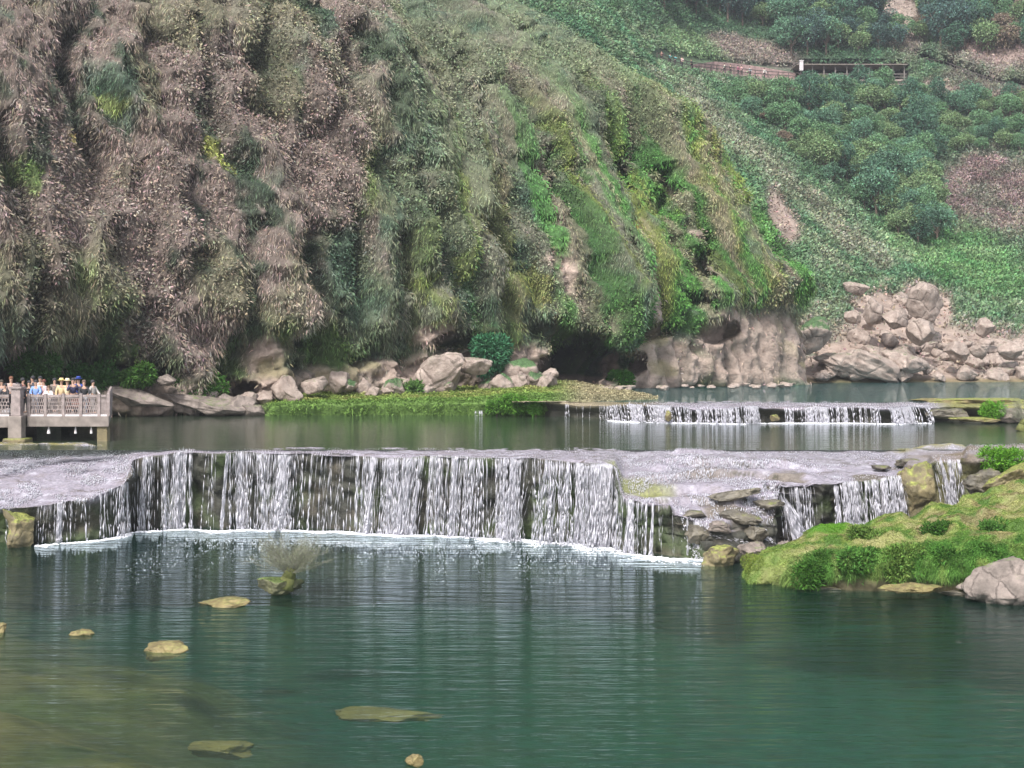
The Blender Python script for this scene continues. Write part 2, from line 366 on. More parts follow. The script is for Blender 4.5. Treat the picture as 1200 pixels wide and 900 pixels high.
# hanging vines and leaves over the cliff
def cover(P, Nn, Cc, mask, n, size, hang, name_sets, jit=.25, S_=None, T_=None):
    i, j = sample_grid(P, n, mask)
    p = bil(P, i, j); nn = unit(bil(Nn, i, j)); c = bil(Cc, i, j)
    return p, nn, c
pxc, pyc = proj(PC)
vis = ((pxc > -60) & (pxc < 1000) & (pyc > -40) & (pyc < 500)).astype(float)
mask = vis*(1-.93*rk)*(1-.9*cave)*(.25+.75*sst(-3, .5, hh-skirt+1.2))
n1 = 900000
p, nn, c = cover(PC, nrmC, C, mask, n1, 0, 0, None)
lum = rng.uniform(.95, 1.3, n1)*(1+.55*fbm(p[:, 0]/.9, p[:, 1]/.9, p[:, 2]/1.6, 3))
c = c*lum[:, None]*(1+rng.normal(0, .07, (n1, 3)))
hangv = sst(.0, .35, fbm(p[:, 0]/4, p[:, 1]/4, p[:, 2]/9, 2)+.26)        # vines vs leaves
down = np.array([0, 0, -1.0])
dirv = unit(nn*.45+down*1.0+rng.normal(0, .45, (n1, 3))); dirl = unit(nn*.9+down*.25+rng.normal(0, .7, (n1, 3)))
dr = unit(dirv*hangv[:, None]+dirl*(1-hangv)[:, None])
L_ = (.19+.26*rng.random(n1))*(.8+.5*hangv); W_ = (.032+.048*rng.random(n1))*(1.9-1.1*hangv)
off = rng.random(n1)**2*.45
sets = [blades(p+nn*(off-.08)[:, None], dr, W_, L_, np.clip(c, .01, .8))]
o = emit('hanging_vines', sets, M['leaf']); tag(o, 'dry mauve and grey green vines and leaves draped all over the cliff face', 'cliff vegetation', kind='stuff')

# ------------------------------------------------------------------ FAR HILLSIDE
ctl = np.array([(560, 447, 160), (700, 447, 150), (850, 447, 127), (930, 447, 129.5), (1000, 447, 131), (1100, 447, 132), (1200, 447, 133), (1330, 447, 134),
    (560, 480, 150), (900, 480, 122), (1200, 480, 125), (1330, 480, 126),
    (560, 400, 165), (800, 400, 140), (900, 400, 136), (1000, 400, 138), (1100, 400, 143), (1200, 400, 146), (1330, 400, 146),
    (560, 330, 170), (800, 330, 146), (870, 330, 144), (950, 330, 151), (1050, 330, 163), (1200, 330, 170), (1330, 330, 168),
    (560, 250, 175), (780, 250, 152), (840, 250, 153), (900, 250, 163), (1000, 250, 183), (1100, 250, 196), (1200, 250, 194), (1330, 250, 190),
    (560, 180, 180), (750, 180, 160), (820, 180, 168), (900, 180, 187), (1000, 180, 208), (1100, 180, 216), (1200, 180, 214), (1330, 180, 208),
    (560, 100, 185), (700, 100, 175), (780, 100, 200), (850, 100, 225), (950, 100, 238), (1050, 100, 240), (1200, 100, 236), (1330, 100, 230),
    (600, 40, 178), (700, 30, 190), (780, 50, 226), (850, 50, 248), (950, 60, 252), (1050, 60, 252), (1200, 60, 246), (1330, 60, 240),
    (600, 0, 182), (700, 0, 205), (780, 0, 240), (850, 0, 262), (950, 0, 262), (1050, 0, 262), (1200, 0, 256), (1330, 0, 250),
    (600, -100, 220), (800, -100, 280), (1000, -100, 285), (1200, -100, 282), (1330, -100, 278), (560, -300, 330), (800, -300, 350), (1000, -300, 350), (1330, -300, 345)], float)
def rbf_fit(pts):
    X = pts[:, :2]/100; d = np.linalg.norm(X[:, None]-X[None], axis=-1); n = len(X)
    K = np.where(d > 0, d*d*np.log(d+1e-12), 0)+np.eye(n)*.02
    Pm = np.c_[np.ones(n), X]; Mx = np.block([[K, Pm], [Pm.T, np.zeros((3, 3))]])
    w = np.linalg.solve(Mx, np.r_[np.log(pts[:, 2]), 0, 0, 0]); return X, w
RX, RW = rbf_fit(ctl)
def hillD(px, py):
    px = np.asarray(px, float); py = np.asarray(py, float)
    r = RW[-3]+RW[-2]*px/100+RW[-1]*py/100
    for (a, b), w in zip(RX, RW):
        d = np.hypot(px/100-a, py/100-b); r = r+w*np.where(d > 0, d*d*np.log(d+1e-12), 0)
    return np.exp(r)
hu = np.linspace(470, 1330, 450); hv = np.concatenate([np.linspace(-300, -14, 40), np.linspace(-12, 472, 330)])
HU, HV = np.meshgrid(hu, hv, indexing='ij')
HD = hillD(HU, HV)
HP = np.stack([(HU-600)*HD/F, HD, CH-(HV-HR)*HD/F], -1)
hx, hy, hzz = HP[..., 0], HP[..., 1], HP[..., 2]
lump = fbm(hx/7, hy/7, hzz/7, 4, .55); lump2 = np.abs(fbm(hx/2.5, hy/2.5, hzz/2.5, 3))
forest = np.maximum(blob(HU, HV, 1010, 160, 150, 75, 40, .3), np.maximum(blob(HU, HV, 960, 20, 190, 48, 0, .25), blob(HU, HV, 780, 20, 60, 26, 20)))
brown = np.maximum.reduce([blob(HU, HV, 1160, 225, 66, 48, 10), blob(HU, HV, 1160, 110, 60, 22, 15)*.8, blob(HU, HV, 1060, 20, 34, 50, 0)*.8])
hrk = np.maximum.reduce([blob(HU, HV, 915, 255, 15, 34, -25, .25), blob(HU, HV, 1085, 362, 36, 30, 25, .2), blob(HU, HV, 1040, 375, 44, 28, 15, .2), blob(HU, HV, 1010, 425, 60, 22, 12, .2),
                         blob(HU, HV, 1110, 428, 120, 20, 0, .3)*.9, blob(HU, HV, 950, 432, 40, 16, 0, .3), blob(HU, HV, 900, 400, 30, 40, 0, .3)*.6, blob(HU, HV, 1050, 15, 34, 34, 0, .3)*.75, blob(HU, HV, 1165, 42, 62, 30, 20, .3)*.9, blob(HU, HV, 1090, 410, 150, 34, 4, .3),
                         blob(HU, HV, 1100, 104, 18, 9, 20, .3)*.7, blob(HU, HV, 1150, 68, 60, 8, 12, .3)*.35])
hd = 2.2*lump-1.6*lump2*(1-hrk)-3.2*np.abs(fbm(hx/4, hy/4, hzz/4, 4, .6))*hrk
# covered cutting for the path on the right
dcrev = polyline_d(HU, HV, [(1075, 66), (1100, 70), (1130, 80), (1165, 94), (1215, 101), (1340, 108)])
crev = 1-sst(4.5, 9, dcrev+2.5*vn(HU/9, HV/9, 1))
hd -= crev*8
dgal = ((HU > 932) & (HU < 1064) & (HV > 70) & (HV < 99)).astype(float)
WKP = [(770, 70), (790, 76), (812, 81), (840, 84), (870, 88), (900, 91), (936, 93), (1062, 94)]
dpath = polyline_d(HU, HV, [(x, y-6) for x, y in WKP]); carve = 1-sst(8, 13, dpath); hd = np.minimum(hd, 2.5)*(1-carve)-carve*3.2-dgal*4
hd *= sst(480, 440, HV) if False else 1
view = unit(HP-np.array([0, 0, CH])); HPd = HP-view*hd[..., None]
fg = sst(444, 452, HV); HPd[..., 2] = np.where(HV > 452, np.minimum(HPd[..., 2], 4.2), HPd[..., 2])
HC = np.empty(HU.shape+(3,)); HC[:] = (.095, .15, .075)
n_a = fbm(hx/12, hy/12, hzz/12, 4, .6); n_b = fbm(hx/4, hy/4, hzz/4, 4, .6)
HC = mixc(HC, (.17, .21, .12), sst(0, .35, n_a)*.8); HC = mixc(HC, (.06, .13, .065), sst(.05, .3, -n_b)*.8); HC = mixc(HC, (.2, .2, .14), sst(.1, .4, n_b)*.5)
dd = polyline_d(HU, HV, [(800, 110), (870, 170), (940, 230), (1010, 290), (1030, 310)])+fbm(hx/3, hy/3, hzz/3, 3)*14
HC = mixc(HC, (.185, .175, .12), (1-sst(6, 20, dd))*.65)
HC = mixc(HC, (.07, .17, .035), blob(HU, HV, 880, 320, 50, 90, -25)*.75)
HC = mixc(HC, (.08, .19, .05), blob(HU, HV, 1110, 290, 110, 40, 30)*.55)
HC = mixc(HC, (.19, .14, .12), brown*(.6+.4*sst(-.3, .2, n_b)))
HC = mixc(HC, (.05, .1, .05), forest*.8*(1-brown))
HC = mixc(HC, (.27, .2, .17), blob(HU, HV, 880, 60, 60, 14, 14)*.7)
HC = mixc(HC, (.15, .22, .1), blob(HU, HV, 810, 55, 50, 14, 25)*.7)
trc = np.stack([np.full(HU.shape, TANC[i]) for i in range(3)], -1)*(1+.4*n_b)[..., None]
HC = HC*(1-hrk[..., None])+trc*hrk[..., None]
HC = mixc(HC, (.25, .185, .165), blob(HU, HV, 1165, 42, 66, 36, 20)*.8)
HC = mixc(HC, (.03, .025, .02), np.maximum(dgal*.9, crev*.8))  # shade inside the gallery and the cutting painted into the hill colour
HC = mixc(HC, (.17, .13, .06), sst(440, 446, HV)*.8)
HC = np.clip(HC*(1+np.array([.38, .40, .58])*(1-hrk)[..., None]-.12*hrk[..., None]), .01, .7)
hill = link('hillside', mesh_np('hillside', HPd, gridfaces(len(hu), len(hv)), True, np.clip(HC*(.5+.5*hrk)[..., None], .008, .7).reshape(-1, 3)), M['hill']); tag(hill, kind='structure')  # surface colour darkened too, as shade between the scrub leaves
HNn = gnormals(HPd)
if HNn[..., 1].mean() > 0: HNn = -HNn
hm = (1-.95*hrk)*(1-.6*forest)*(1-crev)*(1-dgal)*(1-carve)*((HV > -20) & (HV < 442) & (HU > 540) & (HU < 1215))
n2 = 380000
i, j = sample_grid(HPd, n2, hm); p = bil(HPd, i, j); nn = unit(bil(HNn, i, j)); c = bil(HC, i, j)
cl = fbm(p[:, 0]/1.5, p[:, 1]/1.5, p[:, 2]/1.5, 2)
c = np.clip(c*(rng.uniform(.72, 1.3, n2)*(1+.7*cl))[:, None]*(1+rng.normal(0, .08, (n2, 3))), .01, .6)
dr = unit(nn*.8+rng.normal(0, .7, (n2, 3))+np.array([0, 0, .15]))
o = emit('hillside_scrub', [blades(p+nn*(rng.random(n2)*.7*(1+cl)-.1)[:, None], dr, .13+.15*rng.random(n2), .28+.3*rng.random(n2), c)], M['leaf'])
tag(o, 'low green scrub and creepers covering the far hillside', 'scrub', kind='stuff')
hP2 = HPd
def hill_at(px, py):
    i = np.interp(px, hu, np.arange(len(hu))); j = np.interp(py, hv, np.arange(len(hv)))
    return bil(HPd, np.atleast_1d(i).astype(float), np.atleast_1d(j).astype(float))[0]

# trees on the hillside
M['bark'] = flat('bark', (.12, .09, .07), .9, .3, 8, .02)
def crown_mesh(name, h, w, cc, seed, nl=2600, ls=.34):
    r = np.random.default_rng(seed)
    k = r.integers(9, 14); cen = r.normal(size=(k, 3)); cen = unit(cen)*np.array([w*.34, w*.34, h*.26])*r.uniform(.5, 1.15, (k, 1)); cen[:, 2] += h*.62
    rad = r.uniform(.16, .30, k)*w
    which = r.integers(0, k, nl); d = unit(r.normal(size=(nl, 3))); d[:, 2] = np.where(r.random(nl) < .6, np.abs(d[:, 2]), d[:, 2])
    rr = r.uniform(.6, 1.08, nl)**.6
    p = cen[which]+d*rad[which][:, None]*rr[:, None]*np.array([1, 1, 1])
    c = np.array(cc)*(r.uniform(.6, 1.45, nl)*(r.uniform(.75, 1.3, k)[which]))[:, None]*(1+r.normal(0, .07, (nl, 3)))
    V, Fc, Cc = blades(p, unit(d*.5+r.normal(0, .6, (nl, 3))), ls*.6*(.6+.8*r.random(nl)), ls*(.7+.8*r.random(nl)), np.clip(c, .01, .5))
    return mesh_np(name, V, Fc, False, Cc), cen
kinds = []
for q, (h, w, cc, kind) in enumerate([(7, 6.2, (.10, .19, .125), 'blue green'), (8, 6.6, (.07, .14, .095), 'dark green'), (6, 5.4, (.17, .25, .125), 'pale green'), (6.5, 6, (.11, .2, .105), 'mid green'),
                               (5, 5, (.2, .16, .12), 'brownish'), (8.5, 6.0, (.07, .125, .11), 'dark blue green')]):
    me, cen = crown_mesh('crown', h, w, cc, 100+q)
    me.materials.append(M['leaf'])
    tb = MB().path([(0, 0, -1.5), (.1, .05, h*.25), (.0, .1, h*.55)], .22, .12)
    for a in cen[:7]: tb.path([(0.05, .08, h*.3), tuple(a*.6+np.array([0, 0, h*.16])), tuple(a)], .1, .03, 5)
    tm = bpy.data.meshes.new('trunk'); tm.from_pydata(tb.v, [], tb.f); tm.materials.append(M['bark'])
    kinds.append((me, tm, kind, h))
pts = []
def place_region(n, fn, rmin):
    k = 0; tries = 0
    while k < n and tries < 6000:
        tries += 1; x, y = fn()
        if all((x-a)**2+((y-b)*1.5)**2 > rmin*rmin for a, b, *_ in pts): pts.append((x, y)); k += 1; yield x, y
def reg_gully():
    while True:
        x = random.uniform(850, 1210); y = random.uniform(118 if 850 < 0 else 116, 290)
        if y < 124 and not 945 < x < 1060: continue
        if y < 0.8*(x-850)+118 and not (x > 1100 and y > 180) and y < 300: return x, y
def reg_top():
    while True:
        x = random.uniform(770, 1210); y = random.uniform(-10, 82)
        if y > 68+(x-1080)*.28 if x > 1080 else False: continue
        if x < 920 and y > 12+(x-770)*.2: continue
        if 1030 < x < 1075 and y < 45: continue
        if y > 66: continue
        if x > 1105 and 15 < y < 66 and random.random() < .75: continue
        return x, y
tn = 0
def put_tree(x, y, ki, s, grp, where):
    me, tm, kind, h = kinds[ki]; loc = hill_at(x, y)
    e = empty('hillside_tree', (loc[0], loc[1], loc[2]-.4), random.uniform(0, 6.28)); e.scale = (s, s, s*random.uniform(.85, 1.1))
    tag(e, '%s bushy tree %s' % (kind, where), 'tree', '%s %s' % (kind, grp))
    link('crown', me, None, e); link('trunk', tm, None, e)
for x, y in place_region(170, reg_gully, 13):
    put_tree(x, y, random.choice([0, 0, 0, 3, 3, 1, 2, 2] if x > 930 else [0, 2, 3, 3, 4]), random.uniform(.4, .95)*(.8 if x > 1110 else 1), 'trees in the gully below the walkway', 'growing in the wooded gully below the hillside walkway')
for x, y in place_region(110, reg_top, 15):
    put_tree(x, y, random.choice([1, 5, 5, 0, 3, 2] if x < 1060 else [1, 3, 4, 2, 5]), random.uniform(.7, 1.1), 'trees above the walkway', 'growing on the slope above the hillside walkway')
for (x, y, s) in ((722, 20, .5), (805, 132, .3)):
    put_tree(x, y, 3, s, 'trees beside the ridge', 'growing alone on the ridge beside the big cliff')

# ------------------------------------------------------------------ LEDGES
def ledge(name, cols, counts, res, amp_top, amp_face, colour, mat, seed=0):
    us = [c[0] for c in cols]; K = len(cols[0][1])
    uu = np.arange(us[0], us[-1], res)
    Dk = np.array([[pt[0] for pt in c[1]] for c in cols]); Zk = np.array([[pt[1] for pt in c[1]] for c in cols])
    Dc = np.stack([smooth(np.interp(uu+1.2*fbm(uu/7, k, seed, 3), us, Dk[:, k]), 3) for k in range(K)], 1)
    Zc = np.stack([smooth(np.interp(uu, us, Zk[:, k]), 3) for k in range(K)], 1)
    tk = []
    for k in range(K-1): tk += list(k+np.arange(counts[k])/counts[k])
    tk.append(K-1); tk = np.array(tk)
    D = np.stack([np.interp(tk, np.arange(K), Dc[a]) for a in range(len(uu))]); Z = np.stack([np.interp(tk, np.arange(K), Zc[a]) for a in range(len(uu))])
    if name != 'rock_ledge':
        X_ = (uu[:, None]-600)*D/F; Z = Z+.16*vn(X_/1.4, 0, 3)*sst(4.2, 5, tk)[None]*(1-sst(5.2, 6, tk))[None]; D = D+(.9*fbm(X_/2.2, 0, 5, 3))*sst(2.2, 4.5, tk)[None]
    if name == 'rock_ledge':
        X_ = (uu[:, None]-600)*D/F; reg = (sst(735, 775, uu)*(1-sst(900, 1000, uu)))[:, None]*sst(1.1, 1.6, tk)[None]
        st_ = .36; zz = Z/st_+.55*fbm(X_/1.5, D/1.5, 4, 3); fr_ = zz-np.floor(zz); Zt = (np.floor(zz)+sst(.0, .28, fr_)+.12*fr_)*st_-.55*st_*fbm(X_/1.5, D/1.5, 4, 3)
        Z = Z*(1-.95*reg)+Zt*.95*reg
        Z = Z+.07*vn(X_/.9, 0, 3)*sst(4.2, 5, tk)[None]*(1-sst(5.2, 6, tk))[None]
        D = D+(.28*fbm(X_/1.3, 0, 5, 3))*sst(4.2, 5, tk)[None]
    X = (uu[:, None]-600)*D/F
    P = np.stack([X, D, Z], -1)
    n = gnormals(P)
    if n[:, 2, 2].mean() < 0: n = -n
    nf = unit(np.stack([n[..., 0]*.2, n[..., 1], n[..., 2]], -1))
    face = sst(.25, .75, 1-np.abs(nf[..., 2]))
    d1 = fbm(X/1.1, D/1.1, Z/.8, 4, .55); d2 = fbm(X/.35, D/.8, Z/.5, 3, .55); st = vn(X/3, D/3, 3)
    disp = (1-face)*amp_top*(d1*.8+.4*d2)+face*amp_face*(d1+.5*d2+.8*(1-np.abs(vn(X/1.3, 0, seed+5))*2)*.5)
    P = P+nf*disp[..., None]
    C, W = colour(P, uu[:, None]+0*Z, np.broadcast_to(tk, Z.shape), face, d1, d2)
    me = mesh_np(name, P, gridfaces(*Z.shape), True, np.concatenate([np.clip(C, .01, .8), W[..., None]], -1).reshape(-1, 4))
    o = link(name, me, mat); tag(o, kind='structure'); return o, P, uu, tk

def wet_mat():
    m, nt, b = newmat('wet_ledge')
    a = nt.nodes.new('ShaderNodeAttribute'); a.attribute_name = 'Col'
    n = noise(nt, 9, 8, .8, (.8, 1.7, 1)); r = nt.nodes.new('ShaderNodeMapRange'); r.inputs[1].default_value = .38; r.inputs[2].default_value = .62
    r.inputs[3].default_value = .6; r.inputs[4].default_value = 1.3; nt.links.new(n.outputs[0], r.inputs[0])
    mx = nt.nodes.new('ShaderNodeVectorMath'); mx.operation = 'SCALE'; nt.links.new(a.outputs['Color'], mx.inputs[0]); nt.links.new(r.outputs[0], mx.inputs['Scale'])
    nt.links.new(mx.outputs[0], b.inputs['Base Color'])
    mr = nt.nodes.new('ShaderNodeMapRange'); mr.inputs[3].default_value = .65; mr.inputs[4].default_value = .22
    nt.links.new(a.outputs['Alpha'], mr.inputs[0]); nt.links.new(mr.outputs[0], b.inputs['Roughness'])
    n2 = noise(nt, 5, 10, .75, (.7, 1.8, 1)); nr = bump(nt, None, n2.outputs[0], 1, .09)
    n3 = noise(nt, 22, 4, .6, (.6, 1.2, 1)); bump(nt, b, n3.outputs[0], .7, .02, nr)
    return m
M['wet'] = wet_mat()

mid_cols = []
def pc(px, lst): mid_cols.append((px, lst))
pc(-120, [(69, 3.1), (66.3, 3.42), (62.5, 2.9), (60, 2.3), (58, 1.7), (56.2, 1.4), (56.9, .5), (56.7, -1)])
pc(45, [(69, 3.1), (66.3, 3.42), (62.5, 2.9), (60, 2.3), (58, 1.7), (57, 1.5), (57.5, .5), (57.3, -1)])
pc(100, [(69, 3.1), (66.1, 3.41), (63, 3.1), (61, 2.6), (59.3, 2.0), (58, 1.68), (58.5, .5), (58.3, -1)])
pc(146, [(69, 3.1), (64.6, 3.34), (63, 3.2), (61.5, 2.9), (60.3, 2.45), (59.5, 2.2), (60.2, 1), (60, -1)])
pc(156, [(69, 3.1), (64.2, 3.34), (63.3, 3.3), (62.4, 3.25), (61.6, 3.2), (61, 3.12), (61.6, 1.5), (61.4, -1)])
for px, lip, zl in ((200, 61.5, 3.27), (300, 61.5, 3.3), (450, 60.3, 3.27), (600, 58.6, 3.3), (700, 57, 3.3), (721, 56.3, 3.22)):
    pc(px, [(68, 3.1), (63.8, 3.34), (62.9, 3.33), (lip*.6+62.6*.4, 3.32), (lip+.3, zl+.03), (lip, zl), (lip+.7, 1.5), (lip+.4, -1)])
pc(730, [(68, 3.1), (63.6, 3.34), (61, 3.25), (58.5, 2.85), (56, 2.35), (54.8, 2.05), (55.4, 1), (55.2, -1)])
pc(780, [(68, 3.1), (63.6, 3.34), (61, 3.2), (58, 2.75), (55, 1.98), (53.6, 1.65), (54.2, .8), (54, -1)])
pc(822, [(68, 3.1), (63.4, 3.34), (60.5, 3.2), (58, 2.75), (55.5, 2.1), (53.3, 1.1), (53.0, .3), (52.5, -1)])
pc(860, [(68, 3.1), (63.3, 3.34), (58.5, 3.1), (56.6, 2.35), (55, 2.0), (53.5, 1.0), (52.6, .3), (52, -1)])
pc(905, [(68, 3.1), (63.3, 3.34), (59.2, 3.1), (57, 2.6), (55.8, 2.15), (54, 1.0), (53.2, .3), (52.7, -1)])
pc(914, [(68, 3.1), (63.3, 3.34), (59.2, 3.1), (57.2, 2.7), (56.2, 2.48), (55.6, 2.35), (56.2, 1), (55.6, -1)])
pc(1058, [(68, 3.1), (63.2, 3.34), (60, 3.15), (58.3, 2.95), (57, 2.82), (56.3, 2.72), (56.9, 1), (56.5, -1)])
pc(1063, [(68, 3.1), (63.2, 3.36), (60, 3.35), (58.5, 3.35), (57.2, 3.3), (56.1, 3.15), (56.1, 1), (55.9, -1)])
pc(1086, [(68, 3.1), (64.8, 3.41), (60, 3.35), (58.5, 3.35), (57.4, 3.3), (56.4, 3.15), (56.4, 1), (56.2, -1)])
pc(1092, [(68, 3.1), (64.8, 3.46), (61.5, 3.34), (60.6, 3.3), (60, 3.25), (59.5, 3.1), (59.2, 2), (58.2, .2)])
pc(1128, [(68, 3.1), (64.8, 3.48), (61.5, 3.34), (60.6, 3.3), (60, 3.25), (59.5, 3.1), (59.2, 2), (58.2, .2)])
pc(1134, [(68, 3.1), (63.4, 3.4), (62, 3.6), (60.5, 3.62), (59, 3.55), (58, 3.35), (58.6, 2.5), (58.2, .6)])
pc(1330, [(68, 3.1), (64, 3.4), (62, 3.7), (60.5, 3.8), (59, 3.7), (58, 3.4), (58.6, 2.5), (58.2, .6)])
LIL = np.array((.31, .285, .34))  # lilac sky reflection on the wet rock, put into its colour
def col_mid(P, U_, T_, face, d1, d2):
    C = np.empty(face.shape+(3,)); C[:] = LIL
    s1 = fbm(P[..., 0]/.45, P[..., 1]/.28, 2, 4, .7)
    C = mixc(C, (.24, .21, .22), sst(.12, .4, s1)*.6)
    C = mixc(C, (.55, .54, .62), sst(.1, .4, -s1)*.6)
    C = mixc(C, (.14, .115, .075), sst(.12, .35, fbm(P[..., 0]/1.6, P[..., 1]/.8, 7, 3))*sst(740, 840, U_)*sst(1.8, 3.2, T_)*.8)
    C = mixc(C, (.22, .24, .05), blob(U_, T_*30, 750, 118, 35, 16)*.8)
    ln_ = np.abs(fbm(P[..., 0]/2.2, P[..., 1]/.42, 12, 4, .6)); C = mixc(C, (.13, .11, .10), (1-sst(.012, .05, ln_))*.8*sst(-.2, .2, d1+.1))
    # mossy yellow line at the back, left and right
    my = (1-sst(.9, 1.7, T_))*np.maximum(1-sst(130, 190, U_), sst(1030, 1060, U_)); C = mixc(C, (.26, .24, .07), my*sst(-.4, .1, s1))
    C = mixc(C, (.16, .12, .07), sst(1055, 1068, U_)*sst(1.2, 2.2, T_)*(.6+.4*d1)); 
    dark = np.stack([.045+.03*d1, .045+.03*d1, .035+.02*d1], -1)
    g = sst(-.1, .3, fbm(P[..., 0]/1.6, P[..., 2]/1.5, 4, 3)+.15*(1-sst(150, 260, U_)))
    dark = dark*(1-g[..., None]*.75)+np.array((.06, .095, .025))*g[..., None]*.75; dark = mixc(dark, (.09, .075, .055), sst(.1, .35, fbm(P[..., 0]/.7, P[..., 2]/.6, 14, 4))*.6)
    tanr = sst(1060, 1066, U_); dark = mixc(dark, (.17, .14, .06), tanr*.6*sst(-.3, .3, d1))
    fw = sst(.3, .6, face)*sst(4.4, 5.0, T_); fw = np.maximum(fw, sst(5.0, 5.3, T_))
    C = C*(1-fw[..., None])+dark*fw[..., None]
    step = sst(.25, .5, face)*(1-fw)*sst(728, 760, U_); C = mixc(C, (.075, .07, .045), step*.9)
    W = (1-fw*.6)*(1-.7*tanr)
    return C, W
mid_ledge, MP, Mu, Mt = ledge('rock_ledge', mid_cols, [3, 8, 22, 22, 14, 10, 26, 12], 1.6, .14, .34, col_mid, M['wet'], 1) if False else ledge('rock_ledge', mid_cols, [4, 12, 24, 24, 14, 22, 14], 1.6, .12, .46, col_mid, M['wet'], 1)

weir_cols = []
for px, d, zl in ((600, 94, 4.3), (635, 91.5, 4.3), (645, 89.8, 4.28), (700, 87, 4.27), (760, 84.4, 4.26), (800, 83.6, 4.26), (900, 83.3, 4.25), (1030, 83.2, 4.22), (1080, 83.6, 4.2), (1115, 84.5, 4.25), (1130, 84, 4.3), (1330, 82, 4.5)):
    weir_cols.append((px, [(100, 4.0), (93.5, 4.28), (89.5, 4.335), (d+1.5, 4.32), (d+.2, zl+.02), (d, zl-.04), (d+.7, 3.7), (d+.5, 2.5)]))
def col_weir(P, U_, T_, face, d1, d2):
    C = np.empty(face.shape+(3,)); C[:] = LIL
    s1 = fbm(P[..., 0]/1.2, P[..., 1]/.6, 2, 4, .6); C = mixc(C, (.22, .19, .2), sst(.1, .4, s1)*.7); C = mixc(C, (.58, .57, .65), sst(.1, .4, -s1)*.6)
    C = mixc(C, (.26, .22, .15), 1-sst(740, 800, U_)); C = mixc(C, (.24, .23, .08), sst(1085, 1120, U_))
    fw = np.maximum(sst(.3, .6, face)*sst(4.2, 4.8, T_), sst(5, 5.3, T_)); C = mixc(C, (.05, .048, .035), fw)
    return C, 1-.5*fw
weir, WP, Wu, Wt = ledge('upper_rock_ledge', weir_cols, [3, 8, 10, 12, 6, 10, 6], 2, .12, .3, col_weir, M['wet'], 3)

# ------------------------------------------------------------------ WATER
def water_mat(name, murk, clear, scl, dist, rough=.04, tint=(.6, .75, .6), aniso=(.45, 1.4, 1), far_boost=None, det=5, gcol=(.95, .97, 1, 1)):
    m = bpy.data.materials.new(name); m.use_nodes = True; nt = m.node_tree
    for n in list(nt.nodes): nt.nodes.remove(n)
    out = nt.nodes.new('ShaderNodeOutputMaterial')
    n1 = noise(nt, scl, det, .6, aniso); n2 = noise(nt, scl*4.2, 4, .6, aniso)
    w = nt.nodes.new('ShaderNodeBump'); w.inputs['Strength'].default_value = 1; w.inputs['Distance'].default_value = dist
    w2 = nt.nodes.new('ShaderNodeBump'); w2.inputs['Strength'].default_value = 1; w2.inputs['Distance'].default_value = dist*.14
    nt.links.new(n1.outputs[0], w.inputs['Height']); nt.links.new(n2.outputs[0], w2.inputs['Height']); nt.links.new(w.outputs[0], w2.inputs['Normal'])
    if far_boost:                                   # choppier where the falls stir the pool
        tc = nt.nodes.new('ShaderNodeTexCoord'); sp = nt.nodes.new('ShaderNodeSeparateXYZ'); nt.links.new(tc.outputs['Object'], sp.inputs[0])
        mr = nt.nodes.new('ShaderNodeMapRange'); mr.inputs[1].default_value = far_boost[0]; mr.inputs[2].default_value = far_boost[1]
        mr.inputs[3].default_value = dist; mr.inputs[4].default_value = dist*far_boost[2]
        nt.links.new(sp.outputs[1], mr.inputs[0]); nt.links.new(mr.outputs[0], w.inputs['Distance'])
        mr2 = nt.nodes.new('ShaderNodeMath'); mr2.operation = 'MULTIPLY'; mr2.inputs[1].default_value = .16; nt.links.new(mr.outputs[0], mr2.inputs[0]); nt.links.new(mr2.outputs[0], w2.inputs['Distance'])
    gl = nt.nodes.new('ShaderNodeBsdfGlossy'); gl.inputs['Roughness'].default_value = rough; gl.inputs['Color'].default_value = gcol
    df = nt.nodes.new('ShaderNodeBsdfDiffuse'); df.inputs['Color'].default_value = (*murk, 1)
    tr = nt.nodes.new('ShaderNodeBsdfTransparent'); tr.inputs['Color'].default_value = (*tint, 1)
    ms = nt.nodes.new('ShaderNodeMixShader'); ms.inputs[0].default_value = clear
    nt.links.new(df.outputs[0], ms.inputs[1]); nt.links.new(tr.outputs[0], ms.inputs[2])
    fr = nt.nodes.new('ShaderNodeFresnel'); fr.inputs['IOR'].default_value = 1.33
    for s in (gl, fr): nt.links.new(w2.outputs[0], s.inputs['Normal'])
    mm = nt.nodes.new('ShaderNodeMixShader'); nt.links.new(fr.outputs[0], mm.inputs[0]); nt.links.new(ms.outputs[0], mm.inputs[1]); nt.links.new(gl.outputs[0], mm.inputs[2])
    nt.links.new(mm.outputs[0], out.inputs[0]); return m
def sheet(name, x0, x1, y0, y1, z, mat):
    me = bpy.data.meshes.new(name); me.from_pydata([(x0, y0, z), (x1, y0, z), (x1, y1, z), (x0, y1, z)], [], [(0, 1, 2, 3)])
    o = link(name, me, mat); tag(o, kind='structure'); return o
M['pool'] = water_mat('pool_water', (.010, .050, .036), .78, 1.25, .055, .0, (.80, .88, .72), (.3, 1.7, 1), (38, 58, 3.0), 3, (.80, .92, .95, 1))
M['midpool'] = water_mat('middle_pool_water', (.05, .075, .045), .3, 1.5, .028, .05, aniso=(.3, 1.2, 1))
M['lake'] = water_mat('lake_water', (.02, .075, .075), .1, 1.1, .10, .0, aniso=(.35, 1.2, 1), det=3, gcol=(.78, .9, .95, 1))
sheet('lower_pool', -70, 70, -10, 62.5, 0, M['pool'])
sheet('middle_pool', -60, 60, 62.6, 96, 3.36, M['midpool'])
